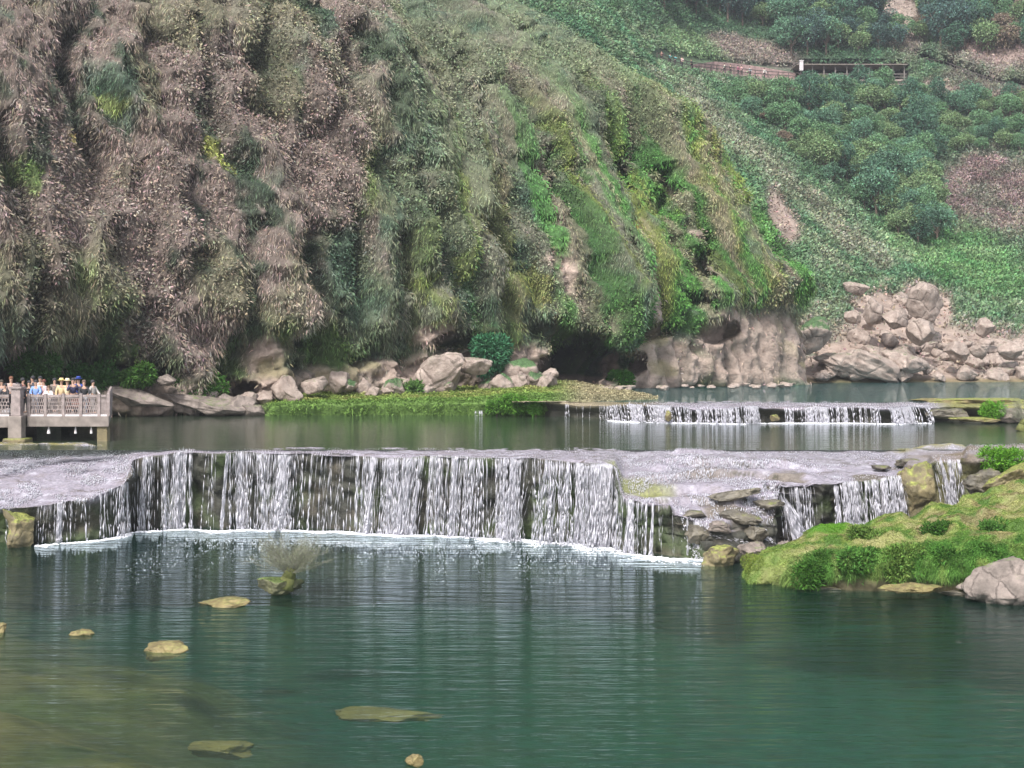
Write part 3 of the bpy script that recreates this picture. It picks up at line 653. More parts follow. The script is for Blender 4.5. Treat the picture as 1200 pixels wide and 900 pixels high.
lkp = [at(a, HR, b)[:2] for a, b in ((642, 93.2), (668, 97), (672, 112), (640, 126), (640, 152), (1500, 152), (1500, 86.5), (1130, 88.5), (760, 88.5), (700, 90))]
me = bpy.data.meshes.new('upper_lake'); me.from_pydata([(x, y, 4.35) for x, y in lkp], [], [tuple(range(len(lkp)))[::-1]]); tag(link('upper_lake', me, M['lake']), kind='structure')

# bed of the lower pool
gx, gy = np.meshgrid(np.linspace(-70, 70, 200), np.linspace(-10, 62, 160), indexing='ij')
sh = sst(-7, 14, -gx*1.1-(gy-31)*.95+fbm(gx/5, gy/5, 1, 3)*6)
gz = -3.4+3.05*sh+.3*fbm(gx/2.5, gy/2.5, 3, 4)
bc = np.empty(gx.shape+(3,)); bc[:] = (.006, .055, .046)
bc = mixc(bc, (.20, .155, .065), sh*.95); bc = mixc(bc, (.06, .09, .03), sst(.0, .3, fbm(gx/3, gy/3, 8, 4))*.8*sh)
link('pool_bed', mesh_np('pool_bed', np.stack([gx, gy, gz], -1), gridfaces(200, 160), True, bc.reshape(-1, 3)), M['bed'])['kind'] = 'structure'
gx, gy = np.meshgrid(np.linspace(-500, 500, 40), np.linspace(-60, 700, 40), indexing='ij')
g = link('ground', mesh_np('ground', np.stack([gx, gy, gx*0-4.2], -1), gridfaces(40, 40), True, np.tile((.1, .11, .06), (1600, 1))), M['bed']); tag(g, kind='structure')

# ------------------------------------------------------------------ WATERFALLS
def fallmat():
    m, nt, b = newmat('falling_water')
    b.inputs['Base Color'].default_value = (.88, .87, .94, 1); b.inputs['Roughness'].default_value = .35
    tr = nt.nodes.new('ShaderNodeBsdfTranslucent'); tr.inputs[0].default_value = (.88, .88, .95, 1)
    tp = nt.nodes.new('ShaderNodeBsdfTransparent')
    a = nt.nodes.new('ShaderNodeMixShader'); a.inputs[0].default_value = .45; c = nt.nodes.new('ShaderNodeMixShader'); c.inputs[0].default_value = .06
    o = nt.nodes['Material Output']
    nt.links.new(b.outputs[0], a.inputs[1]); nt.links.new(tr.outputs[0], a.inputs[2]); nt.links.new(a.outputs[0], c.inputs[1]); nt.links.new(tp.outputs[0], c.inputs[2]); nt.links.new(c.outputs[0], o.inputs[0])
    return m
M['fall'] = fallmat(); M['foam'] = flat('foam', (.82, .83, .9), .6, .08, 4)
def spindles(Pa, Pb, W):
    n = len(Pa); m = (Pa+Pb)/2+(Pa-Pb)*.12
    W = W[:, None]
    ex = np.array([1, 0, 0.]); e1 = np.array([-.5, -.8, 0]); e2 = np.array([-.5, .8, 0])
    V = np.stack([Pa, m+ex*W*.5, m+e1*W*.5, m+e2*W*.5, Pb], 1).reshape(-1, 3)
    b = (np.arange(n)*5)[:, None]
    T_ = np.array([(0, 1, 2), (0, 2, 3), (0, 3, 1), (4, 2, 1), (4, 3, 2), (4, 1, 3)])
    return V, (b[:, :, None]+T_[None]).reshape(-1, 3)
def fall(lip, base_z, dens, perm, out=.3, seg=.32, wid=.05, spread=.0, seed=1, drift=0, sheetw=.6, brk=1.0):
    """lip: list of (px, D, z); dens(px)->0..1; strands of falling water as many thin spindles"""
    r = np.random.default_rng(seed)
    lp = np.array(lip); L = (lp[-1, 0]-lp[0, 0])*lp[:, 1].mean()/F; n = int(L*perm*1.9)
    nc = max(2, int(L*3.4)); cc = r.uniform(lp[0, 0], lp[-1, 0], nc); cwid = r.uniform(.25, 1., nc)*r.choice([1, 1, 2, 5.5], nc); ci = r.choice(nc, n, p=(lambda v: v/v.sum())(r.uniform(.2, 1, nc)*cwid))
    q = cc[ci]+r.normal(0, 1, n)*cwid[ci]; solo = r.random(n) < .16; q = np.where(solo, r.uniform(lp[0, 0], lp[-1, 0], n), q)
    cdr = (r.normal(0, .035, nc)*(1+spread*4))[ci]
    keep = (r.random(n) < dens(q)) & (q > lp[0, 0]) & (q < lp[-1, 0]); q = q[keep]; cdr = cdr[keep]; n = len(q); tk_ = r.random(n)**2
    d = np.interp(q, lp[:, 0], lp[:, 1]); zt = np.interp(q, lp[:, 0], lp[:, 2])+.05
    x = (q-600)*d/F; hgt = zt-base_z
    PA, PB, WW = [], [], []
    o_ = out*r.uniform(.5, 1.3, n); rag = r.normal(0, 1, n)
    f = np.zeros(n)
    for k in range(60):
        ln = seg*r.uniform(.5, 3.4, n)/np.maximum(hgt, .2)*(1.25-.5*f)
        f2 = np.minimum(f+ln, 1.02); on = (f < 1)&(r.random(n) > (.03+.26*f*brk))
        def pos(ff):
            return np.stack([x+rag*spread*ff+(drift+cdr)*ff*hgt+r.normal(0, .008, n)*(1+1.6*ff*brk), d-.03-o_*np.sqrt(ff)-np.abs(rag)*spread*.4*ff, zt-ff*hgt], 1)
        a = pos(f); b = pos(f2)
        PA.append(a[on]); PB.append(b[on]); WW.append((wid*(.26+1.15*tk_**1.5)*r.uniform(.6, 1.3, n)*(.8+.5*f))[on])
        f = f2*.985+.0
        if (f >= .98).all(): break
    return spindles(np.concatenate(PA), np.concatenate(PB), np.concatenate(WW))
def mkfall(name, parts):
    Vs, Fs = [], []; b = 0
    for V, Fc in parts: Vs.append(V); Fs.append(Fc+b); b += len(V)
    o = link(name, mesh_np(name, np.concatenate(Vs), np.concatenate(Fs), True), M['fall']); tag(o, kind='structure'); return o
def gaps(q, base, holes, ns=14., seed=0, lo=.15):
    v = base*np.clip(.5+1.9*fbm(q/ns/1.6, seed, 0, 3), lo*.5, 1.2)
    for a, b_, m_ in holes: v = np.where((q > a) & (q < b_), v*m_, v)
    return v
li = int(np.argmin(np.abs(Mt-5))); liplist = [(Mu[q], MP[q, li, 1], MP[q, li, 2]) for q in range(0, len(Mu), 2)]
def liprange(a, b):
    lp = np.array(liplist); xs = [a]+[c for c in lp[:, 0] if a < c < b]+[b]
    return [(x, np.interp(x, lp[:, 0], lp[:, 1]), np.interp(x, lp[:, 0], lp[:, 2])) for x in xs]
holes = [(150, 160, .3), (232, 238, .3), (306, 314, .25), (350, 368, .35), (368, 387, .04), (405, 412, .03), (460, 464, .5), (498, 502, .5), (566, 573, .5), (573, 580, .12), (520, 528, .6)]
mkfall('main_waterfall', [
    fall(liprange(152, 290), 0, lambda q: gaps(q, .62, holes, 9, 1, .05), 70, .35, .3, .05, .02, 1),
    fall(liprange(290, 724), 0, lambda q: gaps(q, 1.25, holes, 12, 2, .35), 105, .45, .3, .055, .05, 2, drift=-.03),
    fall(liprange(590, 720), 0, lambda q: gaps(q, 1., [], 12, 3, .3), 70, .95, .25, .06, .22, 3, drift=-.03),
    fall(liprange(675, 724), 0, lambda q: q*0+1, 90, .6, .3, .06, .06, 4)])
mkfall('left_cascade', [
    fall(liprange(-60, 12), 0, lambda q: gaps(q, .8, [], 6, 5), 60, .3, .22, .045, .03, 5),
    fall(liprange(44, 120), 0, lambda q: gaps(q, .8, [(58, 64, .3), (78, 84, .3), (92, 108, .15)], 7, 6, .1), 80, .2, .22, .045, .02, 6),
    fall(liprange(116, 152), 0, lambda q: gaps(q, 1.2, [], 8, 7, .4), 110, .6, .25, .055, .06, 7, drift=.08)])
mkfall('right_cascade', [
    fall(liprange(726, 766), 0, lambda q: gaps(q, 1.2, [], 8, 8, .5), 110, .3, .25, .05, .03, 8, drift=-.05),
    fall(liprange(766, 822), 0, lambda q: gaps(q, .75, [(766, 771, .1), (779, 786, .15), (795, 800, .1)], 5, 9, .1), 75, .15, .22, .045, .02, 9)])
mkfall('side_waterfall', [
    fall(liprange(912, 1060), 0, lambda q: gaps(q, 1.05, [(928, 934, .4), (955, 976, .08), (990, 994, .3)], 9, 10, .3), 100, .5, .25, .055, .06, 10, drift=.03),
    fall([(908, 56.2, 2.35), (930, 55.6, 1.6)], 0, lambda q: q*0+1, 130, .9, .25, .06, .12, 11, drift=.25),
    fall(liprange(976, 990), 0, lambda q: q*0+1, 120, .6, .25, .055, .05, 12)])
mkfall('notch_waterfall', [
    fall([(1091, 59.2, 3.2), (1103, 59.2, 3.2)], .6, lambda q: q*0+1, 110, .7, .25, .055, .1, 13, drift=.12),
    fall([(1106, 59.2, 3.2), (1126, 59.2, 3.2)], .8, lambda q: gaps(q, 1, [], 5, 4, .4), 90, .5, .25, .05, .1, 14, drift=.1),
    fall([(1088, 58.6, 1.4), (1126, 58.6, 1.5)], .4, lambda q: q*0+1, 60, .9, .2, .06, .2, 15)])
def surf(px, py):
    a, b = proj(MP); d = np.hypot(a-px, (b-py)); m_ = d < max(2.5, d.min()+.8); c_ = MP[m_]; return c_[np.argmin(c_[:, 1])]
wi = int(np.argmin(np.abs(Wt-5))); wl = [(Wu[q], WP[q, wi, 1], WP[q, wi, 2]) for q in range(0, len(Wu), 2)]
def wr(a, b):
    lp = np.array(wl); xs = [a]+[c for c in lp[:, 0] if a < c < b]+[b]
    return [(x, np.interp(x, lp[:, 0], lp[:, 1]), np.interp(x, lp[:, 0], lp[:, 2])+.03) for x in xs]
mkfall('upper_weir_fall', [
    fall(wr(662, 715), 3.36, lambda q: gaps(q, .35, [(676, 702, .1)], 5, 30, .05), 50, .25, .15, .06, .02, 16),
    fall(wr(713, 795), 3.36, lambda q: gaps(q, 1.25, [(727, 735, .3), (743, 750, .2), (758, 765, .3)], 7, 31, .25), 80, .7, .15, .08, .05, 17, drift=.1),
    fall(wr(795, 888), 3.36, lambda q: gaps(q, 1.3, [(790, 800, .3)], 9, 32, .5), 85, .7, .15, .08, .05, 18),
    fall(wr(918, 1035), 3.36, lambda q: gaps(q, 1.1, [(950, 958, .2), (1000, 1004, .2)], 8, 33, .3), 75, .4, .15, .08, .03, 19),
    fall(wr(1040, 1088), 3.36, lambda q: gaps(q, 1.4, [(1078, 1083, .2)], 9, 34, .7), 95, .9, .15, .08, .05, 20, drift=.1)])
mkfall('bank_spout', [fall([(557, 91.0, 3.68), (566, 91.0, 3.68)], 3.36, lambda q: q*0+1, 22, .2, .15, .07, .02, 21)])
# small runnels over the stepped rock
def runnel(pts, n, w, seed):
    r = np.random.default_rng(seed); P3 = np.array([surf(a, b) for a, b, c in pts]); t = np.sort(r.random(n))*(len(pts)-1)
    def ev(tq): return np.stack([np.interp(tq, np.arange(len(pts)), P3[:, k]) for k in range(3)], 1)
    ln = r.uniform(.05, .16, n); jit = np.stack([r.normal(0, w, n), r.normal(0, w*.5, n)-.05, np.abs(r.normal(0, w*.3, n))+.03], 1)
    return spindles(ev(t)+jit, ev(np.minimum(t+ln, len(pts)-1))+jit, r.uniform(.03, .07, n))
mkfall('rapids', [runnel([(866, 572, 56.8), (880, 590, 55.9), (890, 606, 55)], 260, .16, 1), runnel([(835, 585, 56), (842, 612, 54.8), (850, 625, 54.2)], 130, .08, 2),
    runnel([(880, 612, 54.9), (905, 638, 54), (918, 655, 53.2)], 240, .12, 3), runnel([(800, 600, 54.3), (812, 640, 53.3), (820, 655, 52.9)], 160, .12, 4),
    runnel([(0, 556, 60.9), (40, 543, 62.2), (120, 535, 63.4)], 700, .35, 5), runnel([(-20, 548, 62), (60, 540, 63), (140, 536, 63.6)], 400, .3, 6), runnel([(60, 552, 61.5), (120, 548, 62)], 120, .3, 7), runnel([(815, 625, 53.6), (860, 632, 53.6), (900, 645, 53.3)], 200, .2, 8)])

def flecks(P, U_, m_, n, w, ln, seed):
    r = np.random.default_rng(seed); i, j = sample_grid(P, n, m_); a = bil(P, i, j); b_ = bil(P, i, np.minimum(j+ln*r.uniform(.4, 1.6, n), P.shape[1]-1.01)); b_ = a+unit(b_-a)*r.uniform(.05, .3, n)[:, None]; up = np.array([0, 0, .05])
    return spindles(a+up, b_+up, w*r.uniform(.4, 1.6, n))
tM = np.broadcast_to(Mt, MP.shape[:2]); uM = np.broadcast_to(Mu[:, None], MP.shape[:2])
fm_ = sst(.0, .3, fbm(MP[..., 0]/1.2, MP[..., 1]/.8, 5, 3)+.1)*(tM > 1.2)*(tM < 5.02)*((uM < 1058)|(uM > 1092))*(uM > -60)
tW = np.broadcast_to(Wt, WP.shape[:2]); uW = np.broadcast_to(Wu[:, None], WP.shape[:2])
mkfall('ledge_riffles', [flecks(MP, uM, fm_, 9000, .022, .8, 1), flecks(MP, uM, fm_*(uM > 735)*(uM < 915)*(tM > 2), 3500, .04, 1.5, 2), flecks(MP, uM, fm_*(uM < 150), 2500, .05, 1, 3), flecks(WP, uW, (tW > 2)*(tW < 5.)*(uW > 735)*(uW < 1100)*1., 4000, .05, .8, 4)])
# foam: frothing water where the falls land, plus white flecks that imitate glints
def foam(curve, n, spreadf, z, seed, size=.10, clump=True):
    r = np.random.default_rng(seed); c = np.array(curve, float); q = r.uniform(c[0, 0], c[-1, 0], n); q = q[r.random(n) < np.clip(.55+1.3*fbm(q/13, seed, 2, 3), .12, 1)] if clump else q; n = len(q); d = np.interp(q, c[:, 0], c[:, 1])
    spreadf = spreadf*np.clip(.9+1.6*fbm(q/17, seed, 8, 2), .25, 2)
    y = d-np.abs(r.normal(0, spreadf, n)); x = (q-600)*d/F+r.normal(0, .1, n)
    s = size*r.uniform(.4, 1.5, n)*np.exp(-(d-y)/spreadf*.25)
    k = 6; ang = np.arange(k)*2*np.pi/k
    ring = np.stack([np.cos(ang), np.sin(ang)*.7, 0*ang], 1)
    V = np.concatenate([(np.stack([x, y, np.full(n, z+.0)], 1)[:, None]+ring[None]*s[:, None, None]*1.5), np.stack([x, y, z+s*.45], 1)[:, None]], 1)
    b = (np.arange(n)*(k+1))[:, None, None]; T_ = np.array([(i, (i+1) % k, k) for i in range(k)])
    return V.reshape(-1, 3), (b+T_[None]).reshape(-1, 3)
bcurve = [(a, b-.45) for a, b, c in liplist]
def sub(a, b): return [(x, np.interp(x, [q[0] for q in bcurve], [q[1] for q in bcurve])) for x in np.linspace(a, b, 30)]
fl = [foam(sub(150, 290), 1500, .15, .0, 1, .06), foam(sub(290, 724), 7000, .22, .0, 2, .07), foam(sub(560, 724), 2200, .8, 0, 3, .035), foam(sub(45, 152), 800, .18, .0, 4, .06), foam(sub(727, 822), 900, .25, 0, 5, .06),
      foam(sub(912, 960), 1200, .4, 0, 6, .06), foam([(200, 59), (724, 55.5)], 3000, 3.8, 0, 9, .013, False), foam([(730, 53.5), (820, 52)], 260, .8, 0, 10, .03),  # the tiny unclumped flecks stand in for sky glints on the pool
      foam([(a, b-.45) for a, b, c in wr(713, 1092)], 2500, .2, 3.36, 7, .07), foam([(1088, 58.2), (1126, 58.2)], 700, .4, .5, 8, .09)]
Vs, Fs, b = [], [], 0
for V, Fc in fl: Vs.append(V); Fs.append(Fc+b); b += len(V)
o = link('foam', mesh_np('foam', np.concatenate(Vs), np.concatenate(Fs), True), M['foam']); tag(o, 'white foam where the waterfalls land, and white flecks imitating glints on the pool', 'foam', kind='stuff')

# ------------------------------------------------------------------ BOULDERS
def boulder_me(seed, sx, sy, sz, planes=9, amp=.16, sub=4, ptop=None):
    import bmesh
    bm = bmesh.new(); bmesh.ops.create_icosphere(bm, subdivisions=sub, radius=1)
    V = np.array([v.co[:] for v in bm.verts]); Fc = np.array([[v.index for v in f.verts] for f in bm.faces]); bm.free()
    r = np.random.default_rng(seed)
    for _ in range(planes):
        n = unit(r.normal(size=3)); d = r.uniform(.50, .82); t = V@n-d; V = V-np.where(t > 0, t, 0)[:, None]*n*.97
    o3 = r.uniform(0, 50, 3)
    V = V*(1+amp*fbm(V[:, 0]*1.5+o3[0], V[:, 1]*1.5+o3[1], V[:, 2]*1.5+o3[2], 4, .55)[:, None]*2)
    rg = np.abs(fbm(V[:, 0]*2.6+o3[1], V[:, 1]*2.6, V[:, 2]*3.6+o3[0], 4, .6)); V = V*(1-amp*.8*rg[:, None]) if planes > 5 else V
    V = V*np.array([sx, sy, sz])
    return mesh_np('boulder', V, Fc, True)
def boulder(name, px, py, w, h, D, mat, label, cat='boulder', grp=None, seed=None, rot=0, planes=9, amp=.16, depth=None, sink=0, tilt=0, sub=4):
    """px,py = centre on the photo, w,h = size on the photo (px), D metres"""
    k = D/F; sx = w*k/2*1.15; sz = h*k/2*1.15; sy = depth/2 if depth else (sx+sz)/2*1.1
    me = boulder_me(seed if seed is not None else int(px*7+py), sx, sy, sz, planes, amp, sub); me.name = name
    x, y, zc = at(px, py, D); o = link(name, me, M[mat] if isinstance(mat, str) else mat, loc=(x, y+sy*.3, zc-sink)); o.rotation_euler = (0, R(tilt), 0)
    tag(o, label, cat, grp); return o
for a in [
 (1086, 356, 60, 44, 139, 'tan', 'largest pale tan boulder high on the green slope at far right shore', 20),
 (1026, 367, 30, 32, 137, 'tan', 'upright tan boulder at the left end of the upper boulder row', 0),
 (1050, 374, 34, 32, 136, 'tan', 'middle tan boulder of the upper row, between two others', 10),
 (1079, 388, 42, 40, 134.5, 'tan', 'cracked rounded tan boulder directly below the largest one', 0),
 (1000, 372, 24, 20, 138, 'tan', 'small pale boulder left of the upper boulder row', 0),
 (1003, 338, 32, 16, 146, 'tan', 'flat pale boulder lying highest and alone on the green slope', 12),
 (958, 393, 54, 40, 130, 'tangrass', 'overhanging tan boulder with a cap of green grass beside the cliff foot', -28),
 (928, 428, 24, 26, 127.5, 'tan', 'small tan boulder at the foot of the grass capped boulder', 0),
 (1008, 428, 100, 34, 131, 'tan', 'long sloping tan rock slab just above the lake', 18),
 (1066, 424, 70, 26, 132, 'tan', 'long low tan slab right of the sloping slab', 14),
 (1124, 410, 36, 22, 134, 'tan', 'tilted angular slab on top of the shoreline rubble', 22),
 (1158, 384, 24, 22, 138, 'tan', 'single pale boulder in the scrub above the shoreline rubble', 0),
 (1150, 412, 26, 20, 134, 'tan', 'squarish pale boulder in the middle of the shoreline rubble', 0),
 (1186, 410, 30, 22, 134, 'tan', 'pale boulder at the right upper edge of the shoreline rubble', 0),
 (515, 440, 82, 52, 100, 'tan', 'broad tilted tan rock face at the cliff foot behind the grass bank', -35),
 (556, 427, 44, 22, 101.5, 'tan', 'blocky tan rock right beside the broad tilted rock face', 0),
 (612, 436, 46, 40, 104, 'tangrass', 'mossy tan rock left of the dark cave mouth', 20),
 (333, 458, 46, 32, 94, 'tan', 'tan rock at the left end of the grass bank', 20),
 (368, 452, 40, 28, 95, 'tan', 'tan rock above the left part of the grass bank', -10),
 (398, 448, 26, 34, 97, 'tan', 'narrow tan rock between green creepers above the grass bank', 10),
 (428, 455, 24, 26, 98, 'tan', 'small tan rock above the middle of the grass bank', 0),
 (196, 446, 26, 14, 90, 'greyrock', 'jutting grey rock over a dark hollow left of the cliff foot', 0),
 (158, 468, 76, 26, 89.5, 'greyrock', 'long layered pinkish grey bedrock sloping into the middle pool right of the platform', 14),
 (240, 476, 110, 22, 91, 'greyrock', 'low layered grey rock shelf right along the water at the cliff foot', 8)]:
    boulder('boulder', *a[:7][:5], a[5], a[6], tilt=a[7], planes=20, amp=.13, sub=5 if a[2] > 70 else 4)
for k in range(64):
    x = random.uniform(1085, 1215) if k < 34 else random.uniform(935, 1100); y = random.uniform(402, 444) if k < 34 else random.uniform(434, 446)
    D = 1648*(CH-4.35)/(447-HR)+ (447-y)*.14; w = random.uniform(9, 24) if k < 34 else random.uniform(6, 16)
    boulder('boulder', x, y, w, w*random.uniform(.5, .8), D, 'tan', 'small pale tan boulder in the jumbled rubble along the far right lake shore', 'boulder', 'rubble boulders along the far right shore', seed=k % 9+500, tilt=random.uniform(-25, 25), sub=3)
for k in range(75):
    x = random.uniform(960, 1215); y = random.uniform(398 if x > 1060 else 415, 442); w = random.uniform(14, 38)
    boulder('boulder', x, y, w, w*random.uniform(.45, .75), float(hillD(x, y))-.9, 'tan', 'broken pale rock in the broad slope of fallen rock above the far right shore', 'boulder', 'broken rock slope above the far right shore', seed=k % 12+800, tilt=random.uniform(-28, 28), planes=20, sub=4)
for k in range(34):
    x = random.uniform(292, 650); y = np.interp(x, [290, 480, 650], [470, 462, 452])+random.uniform(-14, 4); w = random.uniform(14, 40)
    boulder('boulder', x, y, w, w*random.uniform(.5, .9), np.interp(x, [290, 480, 650], [94, 99, 104])+random.uniform(-.8, .8), 'tangrass' if k % 2 else 'tan', 'pale pinkish rock in the continuous rock band along the cliff foot behind the grass bank', 'boulder', 'rock band along the cliff foot', seed=k % 12+830, tilt=random.uniform(-35, 35), planes=20, sub=4)
for k in range(26):
    x = random.uniform(128, 305); y = np.interp(x, [128, 300], [474, 482])-random.uniform(0, 1)*np.interp(x, [128, 190, 300], [24, 26, 6]); w = random.uniform(16, 40)
    boulder('boulder', x, y, w, w*random.uniform(.4, .7), 91.5-(482-y)*-.06, 'greyrock', 'angular pinkish grey rock in the sloping rock shelf between the platform and the grass bank', 'boulder', 'rock shelf right of the platform', seed=k % 10+860, tilt=random.uniform(5, 35), planes=22, sub=4)
for k in range(22):
    x = random.uniform(1000, 1105); y = random.uniform(348, 402); w = random.uniform(9, 24)
    boulder('boulder', x, y, w, w*random.uniform(.6, .9), float(hillD(x, y))-1.2, 'tan', 'small pale tan boulder wedged among the big boulders of the rockfall on the green slope', 'boulder', 'small boulders in the rockfall', seed=k % 9+700, tilt=random.uniform(-25, 25), sub=4)
for k in range(34):
    x = random.uniform(700, 930); y = 451+ (930-x)*.022+random.uniform(-2, 2)
    D = Dof(y+3, 4.35); w = random.uniform(5, 14)
    boulder('boulder', x, y, w, w*.5, D, 'tan', 'small brownish stone at the waterline under the cliff by the lake', 'stone', 'waterline stones under the cliff', seed=k % 9+600, sub=3)

near = [
 # px, py, w, h, D, mat, label, name, tilt, depth
 (20, 620, 44, 50, 56.2, 'mossrock', 'brown mossy rock knob at the left foot of the left cascade', 'rock', 0, 2.2),
 (842, 655, 44, 38, 51.5, 'mossrock', 'rounded boulder with yellow green moss standing in the pool left of the grassy island', 'rock', 0, 1.4),
 (916, 648, 30, 26, 52.6, 'greyrock', 'smooth grey boulder at the foot of the side waterfall', 'rock', 0, 1),
 (262, 708, 66, 13, 43.8, 'ochrerock', 'flat ochre rock just above the water left of the shrub islet', 'rock', 0, 1.4),
 (95, 743, 36, 12, 39.4, 'ochrerock', 'small ochre rock in the left part of the pool', 'rock', 0, .6),
 (194, 763, 52, 22, 37.2, 'ochrerock', 'largest rough ochre rock in the shallow left pool', 'rock', 0, .9),
 (-3, 741, 24, 18, 39.6, 'ochrerock', 'ochre rock cut off by the left edge of the picture', 'rock', 0, .7),
 (485, 893, 22, 16, 27.2, 'ochrerock', 'tiny brown rock tip at the bottom edge of the picture', 'rock', 0, .35),
 (1186, 682, 104, 70, 44.2, 'greyrock', 'weathered pinkish grey rock at the right edge in front of the grassy island', 'rock', -22, 2.4),
 (1072, 690, 84, 10, 44.6, 'ochrerock', 'flat ochre ledge at the waterline under the grassy island', 'rock', 0, 1.2),
 (960, 692, 70, 12, 46.6, 'darkrock', 'low dark rock shelf at the waterline under the left part of the grassy island', 'rock', 0, .9),
 (1130, 696, 60, 12, 45.3, 'darkrock', 'low dark rock shelf at the waterline just left of the weathered pinkish rock', 'rock', 0, .9),
 (888, 626, 26, 22, 54.2, 'darkrock', 'dark wet rock in the stepped rapids beside the side waterfall', 'rock', 0, .9),
 (868, 606, 46, 18, 55.0, 'darkrock', 'long dark wet rock across the middle of the stepped rapids', 'rock', 8, .9),
 (815, 603, 36, 12, 54.6, 'darkrock', 'low dark rock at the lip of the small right cascade', 'rock', 8, .8),
 (818, 625, 30, 22, 53.4, 'darkrock', 'mossy dark rock right of the small right cascade', 'rock', 0, .9),
 (862, 580, 60, 14, 57, 'darkrock', 'dark rock sill highest in the stepped rapids', 'rock', -8, 1.0),
 (900, 592, 40, 16, 56, 'darkrock', 'brown mossy rock at the left end of the side waterfall lip', 'rock', -5, 1.0),
 (845, 618, 34, 14, 54.2, 'greyrock', 'grey rock in the middle of the lower rapids', 'rock', 0, .9),
 (884, 646, 40, 18, 52.5, 'greyrock', 'grey wet rock behind the small moss mound', 'rock', 0, .9),
 (1075, 578, 46, 58, 56.0, 'mossrock', 'tall yellowish rock pillar between the side waterfall and the notch waterfall', 'rock', 0, 1.4),
 (1032, 548, 26, 8, 59.5, 'darkrock', 'small dark rock on the wet ledge above the side waterfall', 'rock', 0, .8),
 (1070, 543, 46, 10, 58.2, 'darkrock', 'dark flat rock capping the yellowish pillar', 'rock', 0, 1.2),
 (1160, 568, 64, 34, 57.6, 'darkrock', 'brown overhanging rock right of the notch waterfall', 'rock', 0, 1.6),
 (1185, 560, 56, 24, 56.8, 'mossrock', 'mossy rounded rock at the right edge behind the grassy island', 'rock', -25, 1.6),
 (1150, 543, 60, 12, 59, 'greyrock', 'grey flat ledge rock under the bright green bush', 'rock', 0, 1.4),
 (1170, 606, 30, 16, 54, 'greyrock', 'pale grey rock lying in the grass of the island', 'rock', -10, .8),
 (908, 489, 12, 10, 83.0, 'mossrock', 'small green mossy lump on the upper weir', 'rock', 0, .6),
 (783, 486, 8, 15, 83.0, 'mossrock', 'narrow green mossy lump in the upper weir falls', 'rock', 0, .6),
 (1115, 487, 50, 14, 83.5, 'darkrock', 'dark rounded rock at the right end of the upper weir', 'rock', 0, 1.6),
 (1150, 492, 60, 8, 82.5, 'mossrock', 'low mossy rock right of the upper weir', 'rock', 0, 1.8),
 (1160, 472, 120, 9, 88, 'mossrock', 'long low yellowish rock island beyond the upper weir', 'rock', 0, 3),
 (1095, 469, 50, 6, 90, 'ochrerock', 'flat ochre bar in the lake behind the upper weir', 'rock', 0, 2),
 (561, 480, 22, 12, 92.2, 'darkrock', 'small dark rock in the grass bank where a little spout of water falls', 'rock', 0, .8),
 (1190, 488, 50, 20, 83, 'greyrock', 'greyish rock at the right edge beside the upper weir', 'rock', 0, 2),
]
for (px, py, w, h, D, mt, lb, nm, tilt, dp) in near:
    if 800 < px < 1040 and 540 < py < 640: D = surf(px, py+h*.25)[1]-dp*.15
    boulder(nm, px, py, w, h, D, mt, lb, 'rock', seed=int(px+py*3) & 1023, tilt=tilt, depth=dp, planes=15, amp=.2, sub=5)
M['palestone'] = rock_mat('pale_silt_stone', (.16, .125, .055), (.30, .24, .11), None, 0, 4, .03, .7)
for (px, py, w, D, lb) in ((455, 832, 130, 31.8, 'long pale stone lying under the water in mid pool'), (262, 873, 90, 29.2, 'flat brown stone lying under water near the bottom left')):
    k = D/F; o = link('submerged_stone', boulder_me(int(px), w*k/2*1.1, .5, .2, 14, .22, 5), M['palestone'], loc=((px-600)*k, D, -.25)); tag(o, lb, 'stone')

# ------------------------------------------------------------------ GRASS BANK and ISLAND
def terr(name, us, prof_fn, nu, nt_, colfn, amp, mat='turf', fs=1.0):
    uu = np.linspace(us[0], us[1], nu); t = np.linspace(0, 1, nt_); UU, TT = np.meshgrid(uu, t, indexing='ij')
    D, Z = prof_fn(UU, TT); X = (UU-600)*D/F
    Z = Z+amp*fbm(X/(1.1*fs), D/(1.1*fs), 3, 4, .55)*sst(0, .12, TT); D = D-amp*1.1*fbm(X/(.8*fs), 5, Z/(.8*fs), 3)*(1-sst(.1, .25, TT))
    P = np.stack([X, D, Z], -1); C = np.clip(colfn(P, UU, TT), .01, .6)
    o = link(name, mesh_np(name, P, gridfaces(nu, nt_), True, C.reshape(-1, 3)), M[mat]); tag(o, kind='structure')
    n = gnormals(P); n = n*np.sign(n[..., 2].mean()); return P, n, C, UU, TT
def bank_prof(U_, T_):
    D0 = np.interp(U_, [110, 290, 320, 450, 600, 640, 690, 770], [93, 93, 91.8, 91.8, 91.6, 91, 90, 93]); D1 = np.interp(U_, [110, 300, 480, 600, 700, 770], [93, 99, 106, 112, 116, 100])
    zt = np.interp(U_, [110, 150, 300, 330, 560, 600, 680, 740, 770], [3.6, 3.7, 3.8, 4.15, 4.3, 4.55, 4.6, 4.42, 4.25])
    D = D0+(D1-D0)*np.clip((T_-.15)/.85, 0, 1)+.3*(1-sst(0, .15, T_)); Z = 3.0+(zt-3.0)*sst(0, .2, T_)**.6+.5*sst(.2, 1, T_)*np.interp(U_, [110, 640, 700, 770], [1, 1, .0, -.3])
    return D, Z
